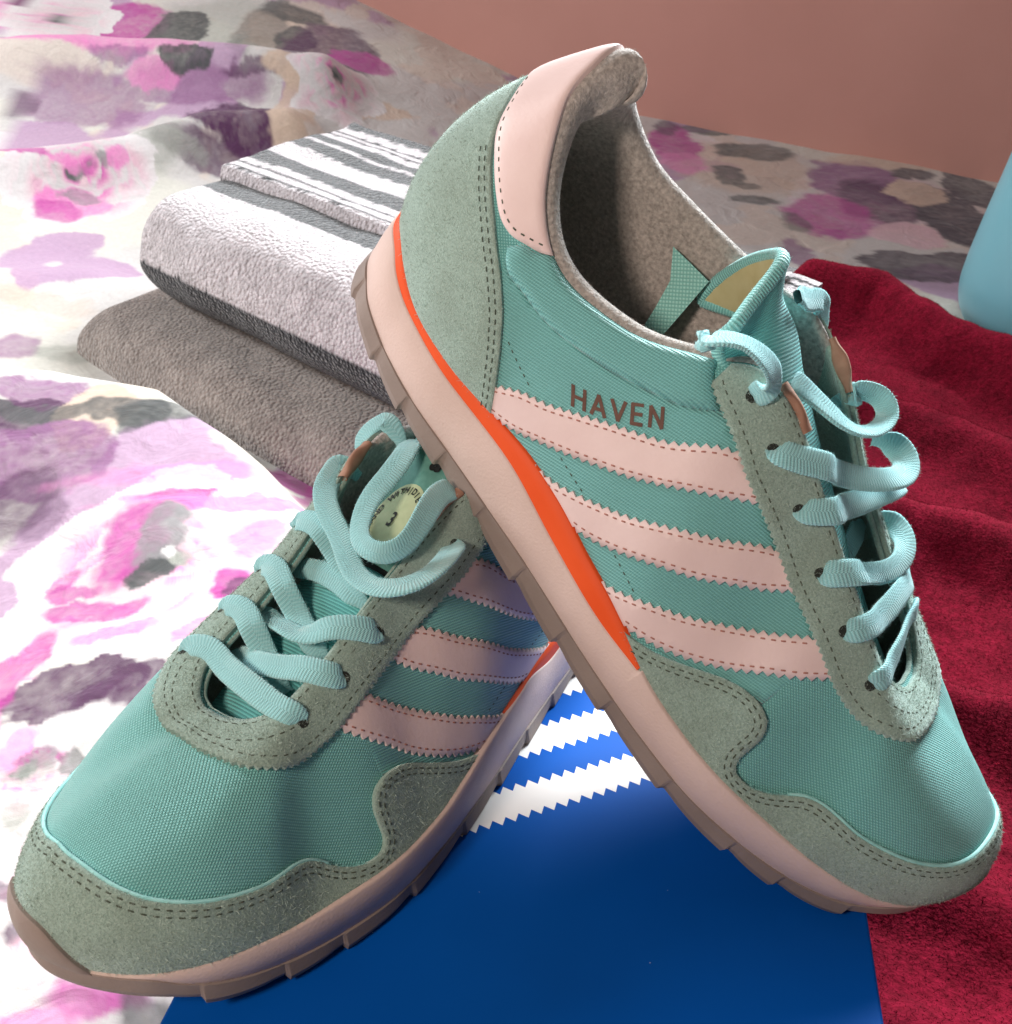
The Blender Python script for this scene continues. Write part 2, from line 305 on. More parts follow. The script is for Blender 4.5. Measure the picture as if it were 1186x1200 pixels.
class Shoe:
    def __init__(s,sgn,root): s.sgn=sgn; s.root=root; s.mirror=np.array([1,sgn,1.])*.001; s.fuzz_src=[]
    def add(s,name,V,F,mat,parent=None,uv=None,smooth=True,kind=None,label=None):
        o=mk(name,np.asarray(V)*s.mirror,F,mat,parent or s.root,smooth,uv,None,flip=(s.sgn<0))
        if kind: o['kind']=kind
        if label: o['label']=label
        return o
    def patch(s,name,poly,h,mat,step=2.0,base=-.6,bulge=0,parent=None,fuzz=None,label=None):
        qv,F,be=patch_tri(poly,step)
        P=surf(qv[:,0],qv[:,1]); n=normal(qv[:,0],np.clip(qv[:,1],.004,.996)); hh=np.full(len(P),h,float)
        if bulge:
            d=bdist(qv*np.array([1,VS]),np.array(poly)*np.array([1,VS])); hh=hh+bulge*(1-(1-np.clip(d/7,0,1))**2)**.5
        # orient triangles so that they face out
        a,b,c=P[F[:,0]],P[F[:,1]],P[F[:,2]]; fl=(np.cross(b-a,c-a)*n[F[:,0]]).sum(1)<0; F=F.copy(); F[fl]=F[fl][:,::-1]
        T=P+n*hh[:,None]; nb=len(P); used=sorted({i for e in be for i in e}); mp={i:nb+k for k,i in enumerate(used)}
        Bv=P[used]+n[used]*base
        quads=[]
        tri={}
        for f in F:
            for x,y in ((f[0],f[1]),(f[1],f[2]),(f[2],f[0])): tri[(x,y)]=1
        for x,y in be:
            if (x,y) not in tri: x,y=y,x
            quads.append((y,x,mp[x],mp[y]))
        V=np.r_[T,Bv]; uvv=fabric_uv(V)
        faces=[tuple(f) for f in F]+quads
        o=s.add(name,V,faces,mat,parent,uv=uvv,label=label)
        me=o.data
        # crisp cut edge
        sh=np.ones(len(me.polygons),bool); sh[len(F):]=False; me.polygons.foreach_set('use_smooth',sh)
        if fuzz: s.fuzz_src.append((T,F,n,fuzz))
        return o
    def stitches(s,lines,h,mat,name,ln=2.0,gap=1.1,r=.32,sink=0):
        Vs=[];Fs=[];k=0
        for l in lines:
            d=smooth_qv(l,.5); P=surf(d[:,0],d[:,1]); n=normal(d[:,0],np.clip(d[:,1],.004,.996)); al=pl_len(P); x=0.3
            while x+ln<al[-1]:
                a=np.array([np.interp(x,al,P[:,i]) for i in range(3)]); b=np.array([np.interp(x+ln,al,P[:,i]) for i in range(3)]); j=min(len(n)-1,np.searchsorted(al,x+ln/2)); nn=n[j]
                t=(b-a)/np.linalg.norm(b-a); sd=np.cross(nn,t); hh=h-sink
                a2=a+t*ln*.15; b2=b-t*ln*.15
                Vs+=[a+nn*(hh-.2),a2+sd*r+nn*(hh+.02),a2-sd*r+nn*(hh+.02),a2+nn*(hh+.2),b2+sd*r+nn*(hh+.02),b2-sd*r+nn*(hh+.02),b2+nn*(hh+.2),b+nn*(hh-.2)]
                Fs+=[(k,k+1,k+3),(k,k+3,k+2),(k+1,k+4,k+6,k+3),(k+3,k+6,k+5,k+2),(k+4,k+7,k+6),(k+6,k+7,k+5)]
                k+=8; x+=ln+gap*(.85+.3*random.random())
        s.add(name,Vs,[tuple(f[::-1]) for f in Fs],mat,kind='stuff')
def fuzz_mesh(T,F,n,count,lmin,lmax,wd,lay=.75,edge=None):
    a,b,c=T[F[:,0]],T[F[:,1]],T[F[:,2]]; ar=np.linalg.norm(np.cross(b-a,c-a),axis=1); pr=ar/ar.sum(); i=rng.choice(len(F),count,p=pr); u=rng.random((count,2)); fl=u.sum(1)>1; u[fl]=1-u[fl]
    P=a[i]+(b-a)[i]*u[:,:1]+(c-a)[i]*u[:,1:]; nn=n[F[i,0]]
    return fibres(P,nn,lmin,lmax,wd,lay)
def fibres(P,nn,lmin,lmax,wd,lay):
    k=len(P); rd=rng.normal(size=(k,3)); rd-=nn*(rd*nn).sum(1,keepdims=True); rd/=np.linalg.norm(rd,axis=1,keepdims=True)+1e-9
    d=nn*(1-lay*rng.random((k,1)))+rd*lay; d/=np.linalg.norm(d,axis=1,keepdims=True); ln=(lmin+(lmax-lmin)*rng.random((k,1))**1.5)
    sd=np.cross(d,rng.normal(size=(k,3))); sd/=np.linalg.norm(sd,axis=1,keepdims=True)+1e-9
    tip=P+d*ln+rng.normal(size=(k,3))*ln*.15
    V=np.stack([P-nn*.1+sd*wd,P-nn*.1-sd*wd,tip],1).reshape(-1,3); return V,np.arange(3*k).reshape(-1,3)
def mir(pts): return [(2*HALF-q,v) for q,v in reversed(pts)]
def neg(pts): return [(-q,v) for q,v in reversed(pts)]
def ribbon(path,width,thick,roll=None,n_up=(.37,0,.93),res=1.2,taper=True,clear=None,sq=.75):
    """flat lace along path (mm): returns V,F,uv"""
    p=np.array(path,float); t=np.r_[0,np.cumsum(np.linalg.norm(np.diff(p,axis=0),axis=1)**.5)]; td=np.linspace(0,t[-1],400); c=_cr(t,p,td); al=pl_len(c); n=max(8,int(al[-1]/res)); s=np.linspace(0,al[-1],n)
    c=np.stack([np.interp(s,al,c[:,i]) for i in range(3)],1)
    for _ in range(2): c[1:-1]=(c[:-2]+2*c[1:-1]+c[2:])/4
    if clear is not None:                      # keep the lace on top of the eyestay
        gq,gv=np.meshgrid(np.r_[np.arange(158,270,3.),np.arange(2*HALF-270,2*HALF-157,3.)],np.linspace(.66,1,12),indexing='ij'); gq=gq.ravel(); gv=gv.ravel(); SP=surf(gq,gv); SN=normal(gq,np.minimum(gv,.985))
        free=np.minimum(np.arange(n),n-1-np.arange(n))*res
        for it in range(3):
            D=np.linalg.norm(c[:,None]-SP[None],axis=2); k=D.argmin(1); sd_=((c-SP[k])*SN[k]).sum(1); need=(D.min(1)<6.5)&(sd_<clear)&(sd_>np.where(gv[k]>.97,-2.6,-9))
            push=np.where(need,clear-sd_,0)*sstep(3.4,7.5,free)
            for _k in range(3): push=np.convolve(np.r_[push[:1],push,push[-1:]],[.25,.5,.25],'valid')
            c=c+SN[k]*push[:,None]
        for _k in range(7): c[4:-4]=(c[3:-5]+2*c[4:-4]+c[5:-3])/4
    tg=np.gradient(c,axis=0); tg/=np.linalg.norm(tg,axis=1,keepdims=True)
    up=np.tile(np.array(n_up),(n,1)); up=up-tg*(up*tg).sum(1,keepdims=True); up/=np.linalg.norm(up,axis=1,keepdims=True)
    sd=np.cross(tg,up)
    if roll is not None:
        ra=np.interp(np.linspace(0,1,n),np.linspace(0,1,len(roll)),np.radians(roll))[:,None]
        up,sd=up*np.cos(ra)+sd*np.sin(ra), sd*np.cos(ra)-up*np.sin(ra)
    m=14; th=np.linspace(0,2*np.pi,m,endpoint=False); ex=sq
    cx=np.sign(np.cos(th))*np.abs(np.cos(th))**ex; cy=np.sign(np.sin(th))*np.abs(np.sin(th))**ex
    e=np.linspace(0,1,n); wv=width/2*(1+.05*np.sin(e*9+p[0,0])); 
    if taper:
        en=np.minimum(s,s[-1]-s); wv=wv*(.5+.5*sstep(1.0,7.5,en)); tk=thick/2*(1.55-.55*sstep(1.5,7,en))
    else: tk=np.full(n,thick/2)
    V=c[:,None,:]+sd[:,None,:]*(cx*1)[None,:,None]*wv[:,None,None]+up[:,None,:]*cy[None,:,None]*tk[:,None,None]
    V=V.reshape(-1,3); nr=(sd[:,None,:]*cx[None,:,None]*.4+up[:,None,:]*cy[None,:,None]).reshape(-1,3); nr/=np.linalg.norm(nr,axis=1,keepdims=True)
    i=np.arange(n-1)[:,None]*m; j=np.arange(m)[None,:]; j2=(j+1)%m; F=np.stack([i+j,i+j2,i+m+j2,i+m+j],-1).reshape(-1,4)
    uv=np.stack([np.repeat(s,m),np.tile(cx*width/2,n)],1)
    return V,F[:,::-1],uv,nr
def make_shoe(name,rot,loc,sgn,laces,label,isA):
    root=bpy.data.objects.new(name,None); COL.objects.link(root); root.empty_display_size=.05
    root.matrix_world=Matrix.Translation(Vector(loc)*.001)@Matrix([list(r) for r in rot]).to_4x4()
    tag(root,label,'sneaker','pair of mint sneakers')
    s=Shoe(sgn,root)
    # ---- upper (mesh shell)
    qs=np.arange(0,2*HALF,2.0); vs=np.linspace(0,1,46); Q,Vv=np.meshgrid(qs,vs,indexing='ij'); P=surf(Q.ravel(),Vv.ravel())
    Fg=grid_faces(len(qs),len(vs),True)
    up=s.add('upper',P,Fg,M_MESH,uv=fabric_uv(P))
    up['label']='mint woven nylon vamp and quarters'
    # ---- lining: roll over the collar and down inside
    def lin(q):
        td=td_of(q); r=np.interp(td,[0,20,45,75,110,150,172,185,348],[8.2,7.4,5.8,4.4,3.8,3.5,2.7,1.0,.9]); return r
    def lin_rows(qa):
        r=lin(qa)[:,None]; T=surf(qa,np.ones_like(qa)); n=normal(qa,np.full_like(qa,.985)); dv=surf(qa,np.full_like(qa,1.))-surf(qa,np.full_like(qa,.97)); dv/=np.linalg.norm(dv,axis=1,keepdims=True)
        rows=[]
        for ph in np.linspace(0,np.pi,10): rows.append(T+n*.3-n*r*(1-np.cos(ph))+dv*r*.95*np.sin(ph))
        for v in np.linspace(.95,.03,16):
            k=v; off=2*r*k+(4.0)*(1-k); off=np.maximum(off,1.8); rows.append(surf(qa,np.full_like(qa,v))-normal(qa,np.full_like(qa,v))*off)
        return np.stack(rows,1)
    qa=np.arange(-186,186.1,2.); R=lin_rows(qa); s.add('lining',R.reshape(-1,3),grid_faces(R.shape[0],R.shape[1]),M_LINING)
    s.fuzz_src.append((R.reshape(-1,3),None,None,None))
    ql=np.arange(186,2*HALF-186+.1,2.); R2=lin_rows(ql); s.add('throat_lining',R2.reshape(-1,3),grid_faces(R2.shape[0],R2.shape[1]),M_SUEDE)
    # lining pile
    nn=np.cross(np.gradient(R,axis=1),np.gradient(R,axis=0)); nn/=np.linalg.norm(nn,axis=-1,keepdims=True)+1e-9
    Fq=grid_faces(R.shape[0],13 ); 
    Rr=R[:,:13].reshape(-1,3); Nr=nn[:,:13].reshape(-1,3); tri=np.r_[Fq[:,[0,1,2]],Fq[:,[0,2,3]]]
    ctr=R.mean(1,keepdims=True); 
    Vf,Ff=fuzz_mesh(Rr,tri,Nr,9000,.5,1.3,.07,.8); s.add('lining_pile',Vf,Ff,M_LINING,kind='stuff')
    # insole
    qi=np.arange(0,2*HALF,6.); ring=lin_rows(qi)[:,-1]; cx=ring.mean(0); k=len(ring)
    Vi=np.r_[ring,[cx+np.array([0,0,-1])]]; s.add('insole',Vi,[(i,(i+1)%k,k) for i in range(k)],M_INSOLE)
    # ---- collar panel (padded twill), each side
    fold=smooth_qv(FOLD,2.5)
    up_edge=[(q,1.0) for q in np.linspace(154,91,34)]+[(84,.88),(77.5,.80)]
    poly=[tuple(p) for p in fold]+[(164,.81),(159.5,.865),(156,.93)]+up_edge
    # twill quarter under it comes as thin panel
    for sd in (0,1):
        pp=poly if sd==0 else [(-q,v) for q,v in poly]
        s.patch('collar_panel',pp,.3,M_TWILL,2.2,bulge=2.6)
    qp=[(96,0)]+[(x,y) for x,y in smooth_qv([(100.3,0.0),(98.9,.074),(95.5,.246),(91.4,.41),(85.8,.54),(77.6,.6176)],3)]+[tuple(p) for p in fold[1:]]+[(176,.731),(188.7,.68),(207,.665),(226,.66),(240,.65),(232,.35),(220,.29),(205,.165),(181,0)]
    for sd in (0,1):
        pp=qp if sd==0 else [(-q,v) for q,v in qp]
        s.patch('quarter_panel',pp,.18,M_TWILL,3.0)
    # ---- heel counter, heel tab
    cl=[tuple(p) for p in smooth_qv(COUNTER,2.)]; cpoly=[(-q,v) for q,v in cl[::-1]]+cl[1:]+[(q,0.) for q in np.arange(98,-99,-4)]
    s.patch('heel_counter',cpoly,1.3,M_SUEDE,2.2,fuzz=5200)
    tl=[tuple(p) for p in smooth_qv(TAB,2.)]; tpoly=[(-q,v) for q,v in tl[::-1]]+tl[1:]+[(q,1.) for q in np.linspace(88,-88,90)]
    s.patch('heel_tab',tpoly,1.5,M_PINK,2.2,bulge=1.0)
    # ---- stripes
    for side in (0,1):
        for (u,l) in ST:
            zu=zigzag(u,3.2,1.5,-1); zl=zigzag(l,3.2,1.5,1)
            pp=[tuple(p) for p in zu]+[tuple(p) for p in zl[::-1]]
            if side: pp=[(-q,v) for q,v in pp]
            s.patch('stripe',pp,1.0,M_PINK,2.4)
    ln=[]; 
    for (u,l) in ST:
        a=offset_qv(smooth_qv(u,2.),-2.5); b=offset_qv(smooth_qv(l,2.),2.5)
        ln+=[a,b]; ln+=[a*np.array([-1,1]),b*np.array([-1,1])]
    s.stitches(ln,1.02,M_PTHREAD,'stripe_stitching',1.8,1.3,.27)
    # ---- toe guard with its side lobe
    ml=[tuple(p) for p in smooth_qv(MUD,1.6)]; mp_=ml+mir(ml)[1:]+[(q,0.) for q in np.arange(2*HALF-184,183,-4)]
    s.patch('toe_guard',mp_,1.5,M_SUEDE,2.3,fuzz=13000)
    # ---- eyestay: pinked outer edge, throat edge inside
    ez=zigzag(EYE+EYEM[1:],2.4,.9,-1); el=[tuple(p) for p in ez]; em=[]
    ep=el+em+[(q,.985) for q in np.arange(2*HALF-160,159,-3.)]
    s.patch('eyestay',ep,1.6,M_SUEDE,2.2,fuzz=9000)
    # turned brown leather facing at the top of each eyestay
    for sd in (1,-1):
        pts=[surf(np.array([sd*q]),np.array([1.]))[0]+normal(np.array([sd*q]),np.array([.98]))[0]*(-.4)+np.array([1.5,0,1.2]) for q in np.linspace(183,198,8)]
        V,F,uv,_=ribbon(pts,5.0,2.6,taper=True,n_up=(0,-sd,.3)); s.add('facing',V,F,M_LEATHERLIN,uv=uv)
    # ---- dark stitching
    both=lambda l:[np.asarray(l),np.asarray(l)*np.array([-1,1])]
    L1=[]
    mm=smooth_qv([p for p in ml if p[0]>188],2.); L1+=[offset_qv(mm,-1.7),offset_qv(mm,-3.5)]; mm2=smooth_qv(mir([p for p in ml if p[0]>188]),2.); L1+=[offset_qv(mm2,-1.7),offset_qv(mm2,-3.5)]
    ee=smooth_qv(EYE+EYEM[1:],2.); L1+=[offset_qv(ee,2.9)]
    inn=smooth_qv([(q,v_at(q,D)) for q,D in ((184,2.5),(215,2.6),(235,2.6),(256,2.7),(276,3),(300,3.2),(348,3.4))],2.); L1+=[inn,smooth_qv(mir([tuple(p) for p in inn]),2.)]
    L1+=[smooth_qv([(q,v_at(q,D)) for q,D in ((262,9.),(276,9.6),(295,9.6),(320,9.2),(348,9),(376,9),(401,9),(420,9),(434,8.5))],2.)]
    cc=smooth_qv(COUNTER[4:],2.); L1+=both(offset_qv(cc,-2.2)); L1+=both(offset_qv(cc,-4.2))
    s.stitches(L1,1.6,M_THREAD,'stitching',1.9,1.2,.23)
    s.stitches(both(smooth_qv([(93.4,.4423),(102.3,.386),(108.2,.345)],1.5))+both(smooth_qv([(128,.187),(135.8,.1703),(143,.1675)],1.5))+both(smooth_qv([(161,.14),(170.5,.1289),(179,.1267)],1.5)),.3,M_THREAD,'seam_stitching',1.3,1.5,.2,sink=.05)
    tt=smooth_qv(TAB[1:-1],2.); s.stitches(both(offset_qv(tt,2.2)),2.28,M_THREAD,'tab_stitching',1.7,1.5,.27)
    # ---- eyelets
    for sd in (1,-1):
        for (q,v) in EYELETS:
            c=surf(np.array([sd*q]),np.array([v]))[0]; n=normal(np.array([sd*q]),np.array([v]))[0]; a=np.cross(n,[1,0,0]); a/=np.linalg.norm(a); b=np.cross(n,a)
            th=np.linspace(0,2*np.pi,14,endpoint=False); V=[c+n*1.6+(a*np.cos(t)+b*np.sin(t))*(2.0) for t in th]+[c+n*1.9]
            F=[(i,(i+1)%14,14) for i in range(14)]
            s.add('eyelet',V,F,M_DARK)
    # ---- wordmark on the lateral quarter
    quad=np.array([(118.2,.539),(121.5,.451),(147.4,.693),(151.3,.6195)])
    glyph={'H':[((0,0),(0,1)),((.62,0),(.62,1)),((0,.5),(.62,.5))],'A':[((0,0),(.34,1)),((.34,1),(.68,0)),((.13,.3),(.55,.3))],'V':[((0,1),(.34,0)),((.34,0),(.68,1))],'E':[((0,0),(0,1)),((0,0),(.5,0)),((0,.5),(.46,.5)),((0,1),(.5,1))],'N':[((0,0),(0,1)),((0,1),(.6,0)),((.6,0),(.6,1))]}
    adv=[('H',0),('A',1.02),('V',2.06),('E',3.12),('N',4.05)]; tot=4.65; asp=105/24.
    Vt=[];Ft=[]
    for side in (0,):
        for g,x0 in adv:
            for (a,b) in glyph[g]:
                a=np.array(a,float);b=np.array(b,float); d=(b-a)/np.linalg.norm(b-a); nrm=np.array([-d[1],d[0]])*.095; a-=d*.06; b+=d*.06
                base=len(Vt)
                for tq in np.linspace(0,1,5):
                    for sg in (1,-1):
                        p=a+(b-a)*tq+nrm*sg; X=(x0+p[0])/tot; Y=p[1]
                        qv=(1-Y)*((1-X)*quad[1]+X*quad[3])+Y*((1-X)*quad[0]+X*quad[2])
                        if (side==1)!=isA: 
                            X=1-X; qv=(1-Y)*((1-X)*quad[1]+X*quad[3])+Y*((1-X)*quad[0]+X*quad[2])
                        if side==1: qv=qv*np.array([-1,1])
                        P=surf(qv[:1],qv[1:])[0]; n=normal(qv[:1],qv[1:])[0]; Vt.append(P+n*.42)
                for i in range(4): Ft.append((base+2*i,base+2*i+2,base+2*i+3,base+2*i+1))
    s.add('lettering',Vt,Ft,M_TEXT)
    # ---- sole
    build_sole(s,isA)
    # ---- tongue, laces
    build_tongue(s,isA)
    lv=[];
    LF=[]
    for key,(path,wd,roll) in laces.items():
        nu=(.25,.5,.83) if not isA else (.5,.3,.81)
        path=list(path)
        def anchor(k):
            q,v=EYELETS[abs(k)-1]; q=q if k>0 else -q; c=surf(np.array([q]),np.array([v]))[0]; n=normal(np.array([q]),np.array([v]))[0]; return [tuple(c-n*4.),tuple(c+n*.9)]
        e0,e1=LEND.get(key,(0,0))
        if e0: path=anchor(e0)+path[2:]
        if e1: path=path[:-2]+anchor(e1)[::-1]
        V,F,uv,nr=ribbon(path,wd*1.0,1.6,roll,n_up=nu,sq=.6,clear=2.6 if key not in ('under','a3') else None); s.add('lace',V,F,M_LACE,uv=uv); LF.append((V,F,nr))
    Vf=[];Ff=[];k=0
    for V,F,nr in LF:
        cnt=int(len(V)*1.6); i=rng.integers(0,len(V),cnt); a,b=fibres(V[i]+rng.normal(size=(cnt,3))*.4*0,nr[i],.4,1.2,.045,.8); Vf.append(a);Ff.append(b+k);k+=len(a)
    s.add('lace_fuzz',np.concatenate(Vf),np.concatenate(Ff),M_LACEFUZZ,kind='stuff')
    # ---- suede nap
    Vf=[];Ff=[];k=0
    for T,F,n,c in s.fuzz_src:
        if F is None: continue
        a,b=fuzz_mesh(T,F,n,int(c*1.8),.4,1.5,.075,.93); Vf.append(a);Ff.append(b+k);k+=len(a)
    s.add('suede_nap',np.concatenate(Vf),np.concatenate(Ff),M_SUEDE_FUZZ,kind='stuff')
    Vf=[];Ff=[];k=0
    for T,F,n,c in s.fuzz_src:
        if F is None: continue
        a,b=fuzz_mesh(T,F,n,int(c*.55),.7,1.9,.095,.95); Vf.append(a);Ff.append(b+k);k+=len(a)
    s.add('suede_long_nap',np.concatenate(Vf),np.concatenate(Ff),M_SUEDE_LIGHT,kind='stuff')
    eb=smooth_qv(ml[int(len(ml)*.52):]+mir(ml)[1:int(len(ml)*.48)],1.2); eb=offset_qv(eb,.25); pts=surf(eb[:,0],eb[:,1])+normal(eb[:,0],eb[:,1])*.75
    V,F,uv,_=ribbon(pts,1.1,1.2,taper=False,n_up=(0,0,1),res=1.2); s.add('cut_edge',V,F,M_MINTFUZZ,uv=uv)
    if not isA:
        gv=np.array([(65.6,-20.5,90.6),(74,-20,91.5),(82.8,-19.5,92.3),(73,-20,82),(78,-19,80),(84,-18,79),(76,-18.5,72),(80,-17.5,70),(85,-16.5,67),(78,-17.5,63),(82,-16,61),(87,-15,58)])
        s.add('gusset',gv,[(0,1,4,3),(1,2,5,4),(3,4,7,6),(4,5,8,7),(6,7,10,9),(7,8,11,10)],M_GUS,uv=gv[:,[0,2]]*1.3)
    # light cut edge of the toe guard: mint fibres along it
    e=offset_qv(smooth_qv(ml[int(len(ml)*.45):],.35),.15); e2=offset_qv(smooth_qv(mir(ml)[:int(len(ml)*.55)],.35),.15)
    P=[];Nn=[]
    for x in (e,e2):
        for rep in range(5):
            hh=rng.uniform(.3,1.5,len(x))[:,None]; n=normal(x[:,0],x[:,1]); P.append(surf(x[:,0],x[:,1])+n*hh); Nn.append(n)
    P=np.concatenate(P);Nn=np.concatenate(Nn); a,b=fibres(P,Nn,.5,1.3,.07,.95); s.add('edge_fuzz',a,b,M_MINTFUZZ,kind='stuff')
    return root
LEND={'top':(0,1),'e2':(2,0),'e3':(3,0),'e4':(4,0),'e5':(5,0),'e6':(6,0),'a6':(6,-6),'a5':(5,0),'a5m':(-5,0),'a4':(4,0),'a4m':(-4,0),'a3m':(-3,0),'a2':(2,0)}
NOTCH=[28,53,74,98,122,147,172,199,230,258,277,301]
def build_sole(s,isA):
    q=np.arange(0,2*HALF,.6); w=wall(q); n=wall_n(q); td=td_of(q); tz=top_z(q); oz=org_z(q); uz=np.minimum(out_z(q),tz-.8); bz=bot_z(q)
    isorg=td<196
    pk=np.where(isorg,np.minimum(oz,tz-.2),tz)
    if isA:
        k=sstep(118,150,td)*(1-sstep(196,215,td)); pk=pk*(1-k)+(tz-.7+1.5*sstep(150,190,td)*(1-sstep(200,225,td)))*k
    def ringset(rows):
        V=np.stack([np.concatenate([w+n*o[:,None] if np.ndim(o) else w+n*o, z[:,None]],1) for o,z in rows],1); return V
    # outsole with lugs
    edges=np.array([0]+NOTCH+[348.]); ix=np.clip(np.searchsorted(edges,td,side='right')-1,0,len(edges)-2); ph=(td-edges[ix])/(edges[ix+1]-edges[ix])
    saw=np.where(ph<.16,ph/.16*.15,np.where(ph<.96,.15+.85*((ph-.16)/.80)**.7,1-(ph-.96)/.04)); lug=saw*1.25*(1-sstep(300,330,td)); bb=bz+(1-saw)*1.1*(1-sstep(295,315,td))*sstep(20,40,td)-.4*saw*sstep(40,60,td)
    O=ringset([(-.8*np.ones_like(q),uz+.6),(.35+lug*.3,uz),(.5+lug,uz*.35+bb*.65),(lug-.3,bb),(-3*np.ones_like(q),bb+.2)])
    V=O.reshape(-1,3); m=O.shape[1]; F=grid_faces(len(q),m,True)[:,::-1]
    H=len(q)//2; last=m-1; cap=np.array([( (i)*m+last,(i+1)*m+last,((-i-1)%len(q))*m+last,((-i)%len(q))*m+last) for i in range(1,H-1)])
    s.add('outsole',V,np.r_[F,cap[:,::-1]],M_RUBBER,smooth=False)
    # midsole foam
    mid=(uz+pk)/2
    Pm=ringset([(-.5*np.ones_like(q),uz-.3),(0*q,uz+.2),(.35+0*q,mid),(.1+0*q,pk-.7),(-.5+0*q,pk),(-4+0*q,pk+.1)])
    s.add('midsole',Pm.reshape(-1,3),grid_faces(len(q),Pm.shape[1],True)[:,::-1],M_FOAM)
    # orange wedge
    qo=np.arange(-195,195.1,1.5); wo,no=wall(qo),wall_n(qo); t2=td_of(qo); z0=np.minimum(org_z(qo),top_z(qo)-.2)-.5; z1=top_z(qo)
    if isA:
        k=sstep(118,150,t2); z0=z0*(1-k)+(z1-1.4)*k
    ins=.45+.6*(t2>999)
    rows=[(0,z0),(.0,(z0+z1)/2),(-.3,z1-.5),(-1.2,z1),(-4.5,z1+.2)]
    Po=np.stack([np.concatenate([wo+no*(o-ins)[:,None],z[:,None]],1) for o,z in rows],1)
    s.add('midsole_wedge',Po.reshape(-1,3),grid_faces(len(qo),Po.shape[1])[:,::-1],M_ORANGE)
    # rubber toe bumper
    bl=[(328,0),(331.5,.055),(335.5,.115),(340,.165),(348,.188),(358,.19),(366,.16),(370,.06),(371,0)]
    bl=[tuple(p) for p in smooth_qv(bl,1.5)]
    s.patch('toe_bumper',bl+[(q,0.) for q in np.arange(368,330,-3)],2.5,M_RUBBER,1.8,bulge=.8)
TOP3=[(106.5,22,106.9),(102.6,12,115.6),(98.8,0,123.7),(93.6,-10,117.5),(88,-18,106.2),(85.1,-23,95.9),(84.6,-26,84)]
